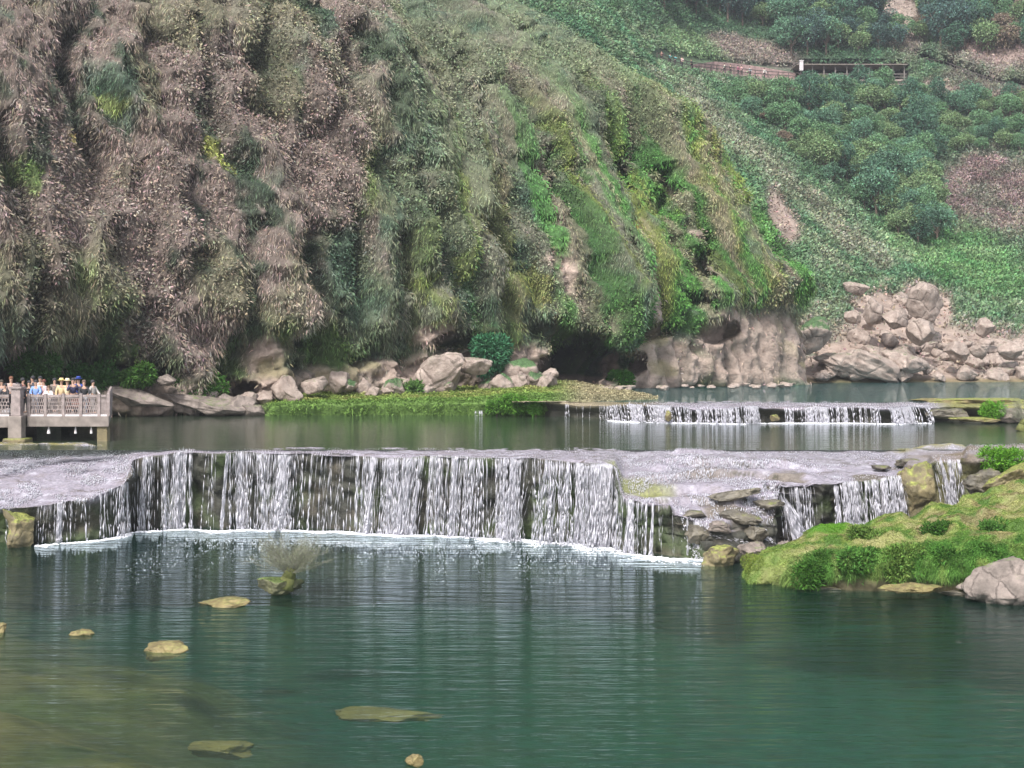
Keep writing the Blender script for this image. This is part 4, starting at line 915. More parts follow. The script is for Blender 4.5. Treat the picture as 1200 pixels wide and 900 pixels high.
def bank_col(P, U_, T_):
    C = np.empty(T_.shape+(3,)); C[:] = (.14, .20, .05); a = fbm(P[..., 0]/1.5, P[..., 1]/1.5, 0, 4)
    C = mixc(C, (.24, .235, .09), sst(.0, .35, a)*.7*sst(.2, .4, T_)); C = mixc(C, (.10, .18, .045), (1-sst(.2, .35, T_))*.85)
    C = mixc(C, (.3, .24, .18), sst(640, 690, U_)*.7); C = mixc(C, (.25, .2, .17), (1-sst(290, 320, U_))*.8)
    return C
BP, BN, BC, BU, BT = terr('grass_bank', (110, 770), bank_prof, 420, 70, bank_col, .16)
def isl_prof(U_, T_):
    D0 = np.interp(U_, [862, 875, 920, 1000, 1145, 1330], [49, 47.8, 47, 46.5, 45.6, 45]); D1 = np.interp(U_, [862, 900, 960, 1000, 1060, 1100, 1150, 1330], [50, 50.5, 52.5, 53, 54.3, 55, 57, 58])
    zf = np.interp(U_, [862, 880, 930, 1000, 1060, 1150, 1330], [-.35, .5, .75, 1.15, 1.35, 1.45, 1.6]); zb = np.interp(U_, [862, 900, 960, 1000, 1060, 1100, 1150, 1200, 1330], [-.4, .5, 1.0, 1.2, 1.42, 1.6, 1.85, 2.4, 2.8])
    tf = np.clip(T_/.16, 0, 1); D = D0-.25*np.sin(tf*math.pi)*np.minimum(zf, 1)+(D1-D0)*np.clip((T_-.12)/.8, 0, 1)
    Z = -.25+(zf+.25)*tf**.8+(zb-zf)*np.clip((T_-.16)/.76, 0, 1); Z = np.where(T_ > .93, Z-(T_-.93)/.07*2.2, Z)
    Z = Z+.16*np.clip(vn(U_/16, T_*7, 2), -.2, 1)*sst(.16, .4, T_)*sst(930, 990, U_)+.25*np.exp(-((U_-962)/16)**2-((T_-.8)/.15)**2)+.12*sst(.2, .35, T_)
    return D, Z
def isl_col(P, U_, T_):
    C = np.empty(T_.shape+(3,)); C[:] = (.165, .215, .06); a = fbm(P[..., 0]/.8, P[..., 1]/.8, 0, 4, .6); b_ = fbm(P[..., 0]/.4, P[..., 1]/.5, 9, 3)
    C = mixc(C, (.29, .27, .13), sst(.0, .3, a)*.75); C = mixc(C, (.07, .14, .03), sst(.05, .22, -a+.6*b_)*.9); C = mixc(C, (.22, .17, .1), sst(.2, .4, fbm(P[..., 0]/.6, P[..., 1]/.6, 19, 4))*.7)
    C = mixc(C, (.05, .12, .022), (1-sst(.15, .26, T_))*.92*sst(915, 955, U_)*sst(-.6, .0, a+b_)); C = mixc(C, (.09, .07, .045), (1-sst(.03, .08, T_))*.9); C = mixc(C, (.08, .2, .02), blob(U_, T_*60, 968, 50, 22, 12)*.9)
    C = mixc(C, (.14, .19, .05), (1-sst(920, 950, U_))*.6); C = mixc(C, (.02, .05, .035), 1-sst(-.12, .0, P[..., 2])); return C
IP, IN, IC, IU, IT = terr('grassy_island', (862, 1330), isl_prof, 360, 110, isl_col, .42)
def grass(P, Nn, Cc, n, mask, L, W, up, outw, label, name, cat='grass'):
    i, j = sample_grid(P, n, mask); p = bil(P, i, j); nn = unit(bil(Nn, i, j)); c = bil(Cc, i, j)
    cl = fbm(p[:, 0]/.35, p[:, 1]/.35, p[:, 2]/.35, 3)
    c = np.clip(c*(rng.uniform(.6, 1.5, n)*(1+.8*cl))[:, None], .01, .7)
    dr = unit(nn*outw+np.array([0, 0, up])+rng.normal(0, .38, (n, 3)))
    o = emit(name, [blades(p-nn*.02, dr, W*(.6+.8*rng.random(n)), L*(.5+.8*rng.random(n))*(1+.9*np.clip(cl, -.5, 1)), c, curl=.7)], M['leaf'])
    tag(o, label, cat, kind='stuff')
grass(BP, BN, BC, 60000, ((BU > 300)*1.+.25)*(BT < .95), .28, .07, .7, .5, 'green and yellowish grass on the bank below the cliff', 'bank_grass')
grass(IP, IN, IC*np.array([.95, 1.0, .9]), 170000, ((IT > .04) & (IU < 1215))*1., .09, .022, .8, .5, 'short yellow green grass and moss over the island', 'island_grass')
grass(IP, IN, IC*.6+np.array((.02, .06, .012)), 34000, ((IT > .05) & (IT < .21+.05*fbm(IU/9., 0, 0, 3)) & (IU > 925+30*fbm(IT*9, IU/20, 0, 2)) & (IU < 1215))*(.15+sst(-.1, .2, fbm(IU/12, IT*4, 0, 3))), .17, .022, -.3, .8, 'dark green long grass hanging over the island edge', 'hanging_grass')

# green shrubs / moss hummocks
def leafball(name, px, py, w, h, D, cc, label, cat, n=2500, ls=.12, seed=0, mossy=False):
    r = np.random.default_rng(seed); k = D/F; sx, sz = w*k/2, h*k
    e = empty(name, (at(px, py, D)[0], D, at(px, py+h/2, D)[2]))
    kk = 9; cen = r.uniform(-1, 1, (kk, 3))*np.array([sx*.6, sx*.4, sz*.2]); cen[:, 2] += sz*.5; rad = r.uniform(.35, .6, kk)*min(sx, sz*1.1)
    wh = r.integers(0, kk, n); d = unit(r.normal(size=(n, 3))); p = cen[wh]+d*rad[wh][:, None]*r.uniform(.7, 1.05, (n, 1)); p[:, 2] = np.maximum(p[:, 2], 0)
    c = np.clip(np.array(cc)*r.uniform(.55, 1.5, (n, 1))*(1+r.normal(0, .06, (n, 3))), .01, .6)
    V, Fc, Cc = blades(p, unit(d*.8+r.normal(0, .5, (n, 3))+np.array([0, 0, .3])), ls*.35*(.6+.8*r.random(n)), ls*(.6+.8*r.random(n)), c)
    link('foliage', mesh_np('foliage', V, Fc, False, Cc), M['leaf'], e)
    mb = MB()
    for q in range(6): mb.path([(0, 0, -.1), tuple(cen[q]*.5), tuple(cen[q])], .03, .012, 5)
    mb.build('stem', M['bark'], e); tag(e, label, cat); return e
leafball('shrub', 602, 475, 34, 24, 91.0, (.08, .19, .03), 'round bright green bush at the water edge of the grass bank', 'bush', 3500, .2, 1)
leafball('shrub', 628, 478, 22, 18, 90.6, (.09, .22, .035), 'smaller bright green bush just right of the round one on the bank', 'bush', 2500, .18, 2)
leafball('shrub', 582, 478, 26, 16, 91.2, (.07, .16, .03), 'low green bush left of the round bush on the bank', 'bush', 2000, .18, 12)
leafball('shrub', 1172, 540, 56, 24, 58.5, (.1, .24, .03), 'bright green bush on the ledge at the right edge of the middle pool', 'bush', 5000, .15, 3)
leafball('shrub', 1163, 482, 30, 16, 83.0, (.1, .24, .03), 'small bright green bush on the rocks right of the upper weir', 'bush', 2500, .16, 4)
leafball('shrub', 973, 642, 36, 32, 50.6, (.08, .2, .015), 'vivid green moss hummock at the back left of the grassy island', 'moss hummock', 9000, .05, 5)
leafball('shrub', 895, 664, 50, 30, 48.4, (.16, .21, .045), 'yellow green moss mound at the left tip of the grassy island', 'moss hummock', 9000, .05, 6)
leafball('shrub', 580, 415, 52, 62, 104, (.05, .15, .075), 'dense blue green bush hanging at the cliff foot above the broad rock face', 'bush', 7000, .35, 7)
leafball('shrub', 235, 455, 70, 36, 93, (.06, .15, .03), 'bright green ferny bush under the cliff overhang left of the centre', 'bush', 6000, .3, 8)
leafball('shrub', 480, 462, 40, 24, 99, (.09, .17, .05), 'leafy green bush at the cliff foot left of the broad rock face', 'bush', 4000, .3, 9)
leafball('shrub', 160, 440, 40, 22, 90, (.06, .13, .03), 'green creeper clump under the overhang right of the platform', 'bush', 3500, .3, 10)
leafball('shrub', 110, 447, 60, 30, 90, (.045, .11, .03), 'dark green clump in the shade behind the platform railing', 'bush', 4500, .3, 11)
leafball('shrub', 40, 432, 60, 40, 87, (.05, .12, .03), 'dark green creepers above the heads of the platform visitors', 'bush', 5500, .3, 13)
leafball('shrub', 720, 445, 50, 14, 116, (.05, .16, .02), 'low green moss patch inside the right cave', 'moss patch', 4000, .3, 14)

for q_, (a_, b_, w_, h_) in enumerate(((950, 668, 60, 34), (1010, 662, 62, 44), (1062, 660, 60, 46), (1112, 660, 54, 48), (1150, 652, 40, 40), (1035, 632, 44, 16), (1100, 622, 40, 16), (1165, 622, 40, 18), (1010, 625, 30, 12))):
    e_ = leafball('shrub', a_, b_, w_, h_, float(np.interp(a_, [920, 1000, 1145], [46.9, 46.5, 45.9]))+(0 if b_ > 645 else 2.2+(632-b_)*.05), ((.045, .11, .022), (.06, .14, .03), (.10, .17, .04))[q_ % 3], ['dark green ferny clump at the left of the island front above the water', 'second ferny clump from the left along the island front', 'middle dark ferny clump hanging over the island front', 'fourth ferny clump from the left along the island front', 'ferny clump on the island front next to the weathered pinkish rock', 'low green tuft on the island top left of its middle', 'small low tuft in the grass in the middle of the island top', 'low tuft on the island top near the right picture edge', 'small low tuft near the back left of the island top'][q_], 'fern clump', 5000 if b_ > 645 else 2200, .14, 60+q_)
M['mossdark'] = rock_mat('dark_mossy_rock', (.05, .05, .03), (.14, .14, .07), (.09, .13, .03), .6, 4, .07, .7)
# bare shrub on its islet
boulder('rock', 326, 687, 62, 26, 45.5, 'mossdark', 'low dark mossy islet rock that carries the bare shrub', 'rock', seed=77, depth=1.0, sub=5)
def bare_shrub(name, px, py, D, hgt, spread, label, seed, n=60, moss=True):
    r = random.Random(seed); x, y, z_ = at(px, py, D); e = empty(name, (x, y, z_)); tag(e, label, 'shrub')
    mb = MB(); st = MB()
    st.path([(0, 0, -.25), (.12, 0, .1), (.22, 0, .4)], .3, .16, 9); tips = []
    for q in range(n):
        a = r.uniform(0, 6.28); el = r.uniform(.25, 1.0); L = hgt*r.uniform(.45, 1); d = Vector((math.cos(a)*spread*(1-el*.5), math.sin(a)*spread*.8*(1-el*.5), el)).normalized()
        p0 = Vector((.2+r.uniform(-.2, .15), r.uniform(-.12, .12), r.uniform(.15, .4))); pts_ = [p0]
        for s in range(5):
            d = (d+Vector((r.uniform(-.38, .38), r.uniform(-.38, .38), r.uniform(-.2, .25)))).normalized(); pts_.append(pts_[-1]+d*L/5)
            if s > 0:
                for _ in range(3):
                    dd_ = (d+Vector((r.uniform(-.9, .9), r.uniform(-.9, .9), r.uniform(-.4, .6)))).normalized(); t1 = pts_[-1]+dd_*L*.16; tips.append(t1); mb.path([pts_[-1], t1, t1+(dd_+Vector((r.uniform(-.5, .5), 0, .4))).normalized()*L*.12], .0045, .002, 3)
        mb.path(pts_, .009, .003, 4)
    mb.build('branch', M['twig'], e); st.build('stem', M['mosstrunk'], e, True)
    T_ = np.array([t[:] for t in tips]); nn_ = len(T_)*4; P_ = np.repeat(T_, 4, 0)+rng.normal(0, .05, (nn_, 3))
    V, Fc, Cc = blades(P_, unit(rng.normal(size=(nn_, 3))), .014, .05, np.array((.19, .21, .13))*rng.uniform(.6, 1.4, (nn_, 1)))
    link('foliage', mesh_np('foliage', V, Fc, False, Cc), M['leaf'], e); return e
M['twig'] = flat('grey_twigs', (.19, .19, .15), .9, .2, 9); M['mosstrunk'] = flat('mossy_trunk', (.12, .13, .04), .9, .4, 8, .02)
bare_shrub('bare_shrub', 334, 680, 45.6, 1.45, 1.25, 'leafless grey twiggy shrub growing on the mossy islet in the pool', 4, 110)
bare_shrub('bare_shrub', 1196, 500, 76, 1.5, 1.0, 'grey twiggy shrub at the right edge beside the middle pool', 5, 50)

# ------------------------------------------------------------------ VIEWING PLATFORM
M['stone'] = flat('platform_stone', (.21, .18, .165), .85, .45, 1.7, .03); M['stone2'] = flat('railing_stone', (.26, .215, .21), .85, .35, 5, .02); M['plinth'] = flat('white_kerb', (.55, .52, .54), .7, .2, 3)
M['dark'] = flat('dark_soffit', (.06, .05, .045), .9, .3, 3)
k = 68/F
pf = empty('viewing_platform', (-24, 68, 3.36)); tag(pf, 'grey stone viewing platform standing over the middle pool at the left edge', 'platform')
def chl(mb, name, mat, parent, bevel=0):
    px_, py_, pz_ = parent.location; mb.v = [(a-px_, b-py_, c-pz_) for a, b, c in mb.v]; return mb.build(name, mat, parent, bevel=bevel)
zt = 4.57
dk = MB(); dk.v = [(-23.45, 68, zt-.5), (-19.5, 68, zt-.5), (-23.3, 82, zt-.5), (-23.45, 82, zt-.5), (-23.45, 68, zt), (-19.5, 68, zt), (-23.3, 82, zt), (-23.45, 82, zt)]; dk.f = [(0, 3, 2, 1), (4, 5, 6, 7), (0, 1, 5, 4), (1, 2, 6, 5), (2, 3, 7, 6), (3, 0, 4, 7)]
chl(dk, 'deck', M['stone'], pf, .02)
chl(MB().box(-34, -23.55, 67.6, 82, zt-.52, zt+.02), 'deck', M['stone'], pf, .02)
chl(MB().box(-23.45, -19.6, 68.08, 68.3, zt, zt+.09), 'kerb', M['plinth'], pf, .01)
chl(MB().box(-34, -24.2, 67.68, 67.9, zt+.02, zt+.11), 'kerb', M['plinth'], pf, .01)
pil = chl(MB().box(-24.15, -23.5, 67.35, 68.0, 3.0, zt+.05), 'pillar', M['stone'], pf, .03)
chl(MB().box(-24.35, -23.25, 67.1, 68.3, 2.9, 3.55), 'pillar_base', M['mossrock'], pf, .08)
chl(MB().box(-20.1, -19.6, 68.1, 68.6, 2.9, zt-.5), 'pillar', M['mossrock'], pf, .03)
for yy in (73, 79):
    for xx in (-33, -28.5, -25): chl(MB().box(xx-.25, xx+.25, yy-.25, yy+.25, 2.6, zt-.5), 'pillar', M['dark'], pf, .02)
chl(MB().box(-24.05, -23.6, 67.5, 67.98, zt+.05, zt+1.35).box(-24.12, -23.53, 67.43, 68.05, zt+1.35, zt+1.45).box(-24.0, -23.65, 67.55, 67.93, zt+1.45, zt+1.58), 'newel_post', M['stone2'], pf, .02)
def panel(x0, x1, y, zb):
    h = .80; o = MB(); t = .045
    o.box(x0, x1, y-.05, y+.05, zb+h, zb+h+.12)                        # top rail
    pn = chl(o, 'handrail', M['stone2'], pf, .01)
    q = MB(); z0_, z1_ = zb+.05, zb+h-.06
    q.box(x0, x1, y-t/2, y+t/2, z0_-.04, z0_); q.box(x0, x1, y-t/2, y+t/2, z1_, z1_+.045)
    rows = 4; dz = (z1_-z0_)/rows
    for r_ in range(rows):
        if r_: q.box(x0, x1, y-t/2+.002, y+t/2-.002, z0_+dz*r_-.018, z0_+dz*r_+.018)
        nb = 7; sh_ = .5 if r_ % 2 else 0
        for c_ in range(nb):
            xc = x0+(x1-x0)*(c_+.25+sh_)/nb
            q.box(xc-.018, xc+.018, y-t/2+.004, y+t/2-.004, z0_+dz*r_+.02, z0_+dz*(r_+1)-.02)
    chl(q, 'lattice_panel', M['stone2'], pf)
xs = [(p_-600)*k for p_ in (33, 52.5, 73.5, 94, 115.5, 126.5)]
for i_, x_ in enumerate(xs):
    chl(MB().box(x_-.075, x_+.075, 68.05, 68.2, zt+.0, zt+1.1), 'railing_post', M['stone2'], pf, .015)
for a_, b_ in zip(xs[:-1], xs[1:]): panel(a_+.09, b_-.09, 68.12, zt+.12)
xl = [-24.2, -25.35, -26.5, -27.65, -28.8]
for x_ in xl[1:]: chl(MB().box(x_-.075, x_+.075, 67.65, 67.8, zt, zt+1.1), 'railing_post', M['stone2'], pf, .015)
for a_, b_ in zip(xl[:-1], xl[1:]): panel(b_+.09, a_-.02 if a_ == -24.2 else a_-.09, 67.72, zt+.14)
for yy in np.arange(69.6, 81, 1.5):
    xx = -19.57-(yy-68)*.2714; chl(MB().box(xx-.07, xx+.07, yy, yy+.14, zt, zt+1.05), 'railing_post', M['stone2'], pf, .01)
chl(MB().tube((-19.6, 68.2, zt+.98), (-23.1, 81, zt+.98), .06, .06).tube((-19.6, 68.2, zt+.5), (-23.1, 81, zt+.5), .035, .035).tube((-19.6, 68.2, zt+.15), (-23.1, 81, zt+.15), .035, .035), 'side_rail', M['stone2'], pf)
for p_, w_ in ((55.5, .09), (87, .07), (105.5, .07)):
    x_ = (p_-600)*k; chl(MB().tube((x_, 68.2, zt-.5), (x_, 68.2, zt-.62), .03, .03).tube((x_, 68.2, zt-.62), (x_, 68.2, zt-.84), w_*.6, w_), 'deck_lamp', M['plinth'], pf)
# things on it
M['redwood'] = flat('red_brown_wood', (.20, .10, .08), .7, .25, 6)
bn = empty('bench', ((84-600)*k, 68.9, zt)); tag(bn, 'red brown slatted bench standing behind the third railing panel', 'bench')
MB().box(-.55, .55, -.25, .2, .40, .45).build('seat', M['redwood'], bn, bevel=.01); bk = MB()
for q in range(3): bk.box(-.55, .55, .2, .24, .52+q*.12, .61+q*.12)
bk.build('backrest', M['redwood'], bn, bevel=.005)
for s in (-.48, .48): MB().box(s-.04, s+.04, -.22, .2, 0, .40).box(s-.03, s+.03, .2, .24, 0, .86).build('leg', M['redwood'], bn)
wb = boulder_me(44, .22, .16, .2, 4, .1, 3); wb.name = 'sack'; o = link('sack', wb, M['plinth'], loc=((5-600)*k, 68.3, zt+.22)); tag(o, 'white sack on the platform floor behind the left railing', 'sack')

# ------------------------------------------------------------------ PEOPLE
def skin_mesh(name, verts, edges, radii, sub=1):
    me = bpy.data.meshes.new(name); me.from_pydata(verts, edges, []); o = bpy.data.objects.new(name, me); col.objects.link(o)
    m = o.modifiers.new('s', 'SKIN'); m.use_smooth_shade = True
    for v, r in zip(me.skin_vertices[0].data, radii): v.radius = r if isinstance(r, tuple) else (r, r)
    me.skin_vertices[0].data[0].use_root = True
    s = o.modifiers.new('u', 'SUBSURF'); s.levels = sub; s.render_levels = sub
    dg = bpy.context.evaluated_depsgraph_get(); r_ = bpy.data.meshes.new_from_object(o.evaluated_get(dg)); r_.name = name
    bpy.data.objects.remove(o); bpy.data.meshes.remove(me)
    r_.polygons.foreach_set('use_smooth', [True]*len(r_.polygons)); return r_
def cm(c):
    key = 'cloth_%d_%d_%d' % tuple(int(v*100) for v in c)
    if key not in M: M[key] = flat(key, c, .85, .15, 12)
    return M[key]
SK = (.45, .28, .21)
def person(loc, face, top, legs, hair, label, grp=None, pose=0, hat=None, scale=1.0, headturn=0, bag=None, sub=1):
    e = empty('person', loc, face); e.scale = (scale,)*3; tag(e, label, 'person', grp)
    # faces -Y at rotation 0
    ar = {0: ((-.24, -.02, 1.14), (-.25, -.10, .90), (-.24, -.16, .84), (.24, -.02, 1.14), (.25, -.10, .90), (.24, -.16, .84)),          # relaxed
          1: ((-.25, -.10, 1.16), (-.16, -.36, 1.06), (-.12, -.42, 1.06), (.25, -.10, 1.16), (.16, -.36, 1.06), (.12, -.42, 1.06)),      # on the rail
          2: ((-.26, -.08, 1.16), (-.12, -.28, 1.38), (-.08, -.31, 1.45), (.26, -.08, 1.16), (.12, -.28, 1.38), (.08, -.31, 1.45)),      # taking a photo
          3: ((-.24, .06, 1.14), (-.26, -.05, .92), (-.25, -.10, .86), (.24, -.10, 1.15), (.23, -.30, .98), (.22, -.36, .96))}[pose]
    st = .16 if pose == 3 else .02
    J = [(0, 0, .95), (0, 0, 1.12), (0, 0, 1.32), (0, .01, 1.46), (0, -.01, 1.55), (0, -.015, 1.66), (0, -.01, 1.72),
         (-.17, 0, 1.40), ar[0], ar[1], ar[2], (.17, 0, 1.40), ar[3], ar[4], ar[5],
         (-.09, 0, .90), (-.10, -st*.7, .50), (-.10, -st, .09), (-.10, -st-.14, .04), (.09, 0, .90), (.10, st*.6, .50), (.10, st*1.3, .09), (.10, st*1.3-.14, .04)]
    E = [(0, 1), (1, 2), (2, 3), (3, 4), (4, 5), (5, 6), (2, 7), (7, 8), (8, 9), (9, 10), (2, 11), (11, 12), (12, 13), (13, 14), (0, 15), (15, 16), (16, 17), (17, 18), (0, 19), (19, 20), (20, 21), (21, 22)]
    Rr = [(.14, .10), (.13, .095), (.15, .10), .05, .07, .095, .06, .055, .045, .034, .04, .055, .045, .034, .04, .085, .055, .04, .035, .085, .055, .04, .035]
    link('body', skin_mesh('body', J, E, Rr, sub), cm(SK), e)
    def subset(name, ids, c, grow):
        mp = {q: n_ for n_, q in enumerate(ids)}; ee = [(mp[a], mp[b]) for a, b in E if a in mp and b in mp]
        rr = [tuple(v+grow for v in (Rr[q] if isinstance(Rr[q], tuple) else (Rr[q],)*2)) for q in ids]
        link(name, skin_mesh(name, [J[q] for q in ids], ee, rr, sub), cm(c), e)
    subset('jacket', [0, 1, 2, 7, 8, 9, 11, 12, 13], top, .022); subset('trousers', [0, 15, 16, 17, 19, 20, 21], legs, .018)
    h = boulder_me(3, .108, .118, .105, 0, .04, 3); h.name = 'hair'
    o = link('hair', h, cm(hair), e); o.location = (0, .025, 1.69)
    fm = MB()
    for s in (-.035, .035): fm.box(s-.012, s+.012, -.112, -.10, 1.655, 1.668)
    fm.build('eyes', cm((.03, .02, .02)), e)
    if hat:
        hb = MB().tube((0, 0, 1.715), (0, 0, 1.73), .19, .17, 14).tube((0, 0, 1.73), (0, 0, 1.83), .115, .09, 12); hb.build('hat', cm(hat), e, True)
    if bag:
        bm_ = boulder_me(9, .17, .10, .24, 3, .05, 3); bm_.name = 'backpack'; o = link('backpack', bm_, cm(bag)); o.location = (loc[0]+.2*math.sin(-face)*-1*0, loc[1]+.2, loc[2]+1.22); o.parent = None
        o.location = Vector(loc)+Vector((-math.sin(face)*.2, math.cos(face)*.2, 1.22*scale)); tag(o, 'blue backpack worn by the visitor at the right of the platform', 'backpack')
    return e
BLK = (.03, .03, .035)
pp = [
 # px, Y, facing, top, legs, hair, pose, hat, scale, label
 (2, 69.6, .3, (.3, .27, .28), BLK, (.05, .04, .03), 1, None, .96, 'person in grey top leaning on the railing at the left picture edge'),
 (6, 68.4, -.2, BLK, BLK, BLK, 1, None, .88, 'short person in black at the left railing in front of the person in grey'),
 (13, 69.8, .4, (.45, .35, .33), BLK, (.16, .07, .04), 0, None, 1.05, 'tallest person with reddish hair and pale pink top behind the newel post'),
 (20, 68.5, 0, BLK, (.1, .1, .14), BLK, 1, None, .9, 'person in black jacket on the left railing next to the newel post'),
 (34, 68.9, .5, BLK, BLK, BLK, 3, None, .95, 'person in black standing just right of the newel post'),
 (42, 68.7, .2, (.20, .32, .62), (.3, .35, .45), BLK, 1, None, .97, 'person in light blue jacket leaning on the railing'),
 (51, 69.0, -.5, (.50, .36, .38), BLK, (.12, .04, .03), 3, None, .98, 'person with long auburn hair and pink top beside the blue jacket'),
 (57, 68.6, .1, (.75, .72, .75), (.2, .2, .2), (.1, .06, .04), 1, None, .82, 'child in white top at the railing'),
 (72, 69.4, .2, (.62, .48, .28), (.3, .25, .2), (.3, .2, .1), 0, (.75, .58, .28), .99, 'person in beige jacket and yellow hat, left of the two hats'),
 (79, 69.4, -.2, (.62, .52, .36), (.3, .25, .2), (.3, .2, .1), 0, (.8, .72, .5), .98, 'person in cream jacket and pale hat, right of the two hats'),
 (85.5, 69.2, .3, (.04, .04, .09), BLK, BLK, 2, None, 1.02, 'person in navy top holding up a camera beside the two hats'),
 (92, 69.7, 0, (.03, .06, .28), (.05, .05, .1), BLK, 0, (.03, .06, .28), 1.03, 'person in deep blue raincoat and blue hat'),
 (98.5, 68.6, .4, BLK, (.45, .5, .6), (.12, .08, .06), 1, None, .97, 'person in black jacket and pale jeans at the right of the platform'),
 (109, 70, 1.2, (.45, .42, .40), (.3, .28, .28), BLK, 3, None, .95, 'person in grey walking beside the end of the platform')]
pp += [(27, 70.5, 1.5, (.25, .05, .05), BLK, BLK, 0, None, 1.0, 'person in dark red jacket half hidden behind the newel post'),
 (38, 71.5, -.8, (.05, .05, .06), BLK, BLK, 3, None, 1.04, 'tall person in black in the second row behind the light blue jacket'),
 (64, 71.5, .6, (.2, .17, .15), BLK, BLK, 3, None, .98, 'person in dark brown coat in the second row left of the yellow hat'),
 (47, 72.5, .2, (.55, .55, .6), BLK, BLK, 0, None, 1.02, 'person in pale grey top in the second row beside the auburn hair'),
 (-6, 69.5, .2, (.1, .1, .12), BLK, BLK, 0, None, 1.0, 'person in dark jacket just at the left picture edge'),
 (88, 72, -.4, (.3, .3, .33), BLK, BLK, 0, None, .99, 'person in grey jacket in the second row behind the camera holder')]
for (a_, Y_, fc, tp_, lg, hr, ps, ht, s_, lb) in pp:
    person(((a_-600)*Y_/F, Y_, zt+.02), fc, tp_, lg, hr, lb, 'visitors on the viewing platform', ps, ht, s_)

# ------------------------------------------------------------------ HILLSIDE WALKWAY
M['path'] = flat('path_stone', (.30, .24, .22), .9, .25, .8, .03); M['wall'] = flat('retaining_wall_stone', (.32, .22, .21), .9, .4, 1.3, .1); M['rail'] = flat('dark_rail', (.09, .075, .07), .7, .2, 4)
M['roof'] = flat('gallery_roof', (.2, .17, .15), .85, .2, 1.5, .02); M['post'] = flat('gallery_post', (.18, .16, .15), .8, .2, 4)
wk = [(a, b, float(hillD(a, b))-1.2) for a, b in WKP]; wk[-1] = (1062, 94, wk[-2][2]+.3)
W3 = [Vector(at(*q)) for q in wk]
mb = MB(); 
for a_, b_ in zip(W3[:-1], W3[1:]):
    i0 = len(mb.v); mb.v += [tuple(a_), tuple(b_), tuple(b_+Vector((0, 5.5, 0))), tuple(a_+Vector((0, 5.5, 0))), tuple(a_-Vector((0, 0, .8))), tuple(b_-Vector((0, 0, .8)))]; mb.f += [(i0, i0+1, i0+2, i0+3), (i0+4, i0+5, i0+1, i0)]
tag(mb.build('footpath', M['path']), kind='structure')
rw = MB(); wv = []
for a_, b_, ha, hb in zip(W3[2:6], W3[3:7], (1.2, 2.2, 2.4, 2.2), (2.2, 2.4, 2.2, 1.6)):
    i0 = len(rw.v); n_ = Vector((0, 2.6, 0)); t_ = Vector((0, .6, 0))
    rw.v += [tuple(a_+n_), tuple(b_+n_), tuple(b_+n_+Vector((0, 0, hb))), tuple(a_+n_+Vector((0, 0, ha))), tuple(b_+n_+t_+Vector((0, 0, hb))), tuple(a_+n_+t_+Vector((0, 0, ha))), tuple(a_+n_+t_), tuple(b_+n_+t_)]
    rw.f += [(i0, i0+1, i0+2, i0+3), (i0+3, i0+2, i0+4, i0+5), (i0+5, i0+4, i0+7, i0+6)]
tag(rw.build('retaining_wall', M['wall']), 'pinkish stone retaining wall behind the hillside path', 'wall')
def railing(pts3, label, step=2.0, h=1.05):
    e = empty('path_railing', pts3[0]); tag(e, label, 'railing'); o0 = Vector(pts3[0])
    r1 = MB(); 
    for a_, b_ in zip(pts3[:-1], pts3[1:]):
        for hh_ in (h, h*.5): r1.tube(Vector(a_)-o0+Vector((0, 0, hh_)), Vector(b_)-o0+Vector((0, 0, hh_)), .07, .07, 5)
        n_ = max(1, int((Vector(b_)-Vector(a_)).length/step))
        for q in range(n_):
            p_ = Vector(a_).lerp(Vector(b_), q/n_)-o0; MB().tube(p_, p_+Vector((0, 0, h+.05)), .07, .07, 5).build('post', M['rail'], e)
    r1.build('rail', M['rail'], e)
railing(W3[:7], 'dark railing along the outer edge of the hillside footpath')
M['galleryshade'] = flat('gallery_shade_tone', (.016, .014, .013), .9, .3, 3)  # near-black tone stands in for the shade inside the gallery
gw = empty('covered_walkway', W3[6]); tag(gw, 'long roofed walkway gallery on the wooded hillside with dark interior', 'covered walkway')
x0_, x1_ = 0, W3[7].x-W3[6].x; y0_ = .1
MB().box(x0_-.5, x1_, y0_-.7, y0_+4.5, 2.35, 2.52).build('roof', M['roof'], gw, bevel=.05)
MB().box(x0_, x1_, y0_-.15, y0_+4.2, -.3, .0).build('deck', M['path'], gw)
MB().box(x0_, x1_, y0_+4.2, y0_+4.4, -.3, 2.34).build('shade_backing', M['galleryshade'], gw)  # added sheet that makes the interior look shaded
for q in range(10):
    x_ = x0_+.4+(x1_-x0_-.8)*q/9; MB().box(x_-.09, x_+.09, y0_-.1, y0_+.1, 0, 2.35).build('post', M['post'], gw)
MB().box(x0_, x1_, y0_-.12, y0_-.04, .85, .97).box(x0_, x1_, y0_-.12, y0_-.04, .35, .43).build('handrail', M['post'], gw)
wp = empty('gate_pillar', at(939, 83, wk[6][2]-1)); tag(wp, 'white square pillar at the left end of the covered walkway', 'pillar')
MB().box(-.3, .3, -.3, .3, 0, 1.6).build('shaft', M['plinth'], wp, bevel=.04); MB().box(-.36, .36, -.36, .36, 1.6, 1.75).build('cap', M['plinth'], wp, bevel=.04)
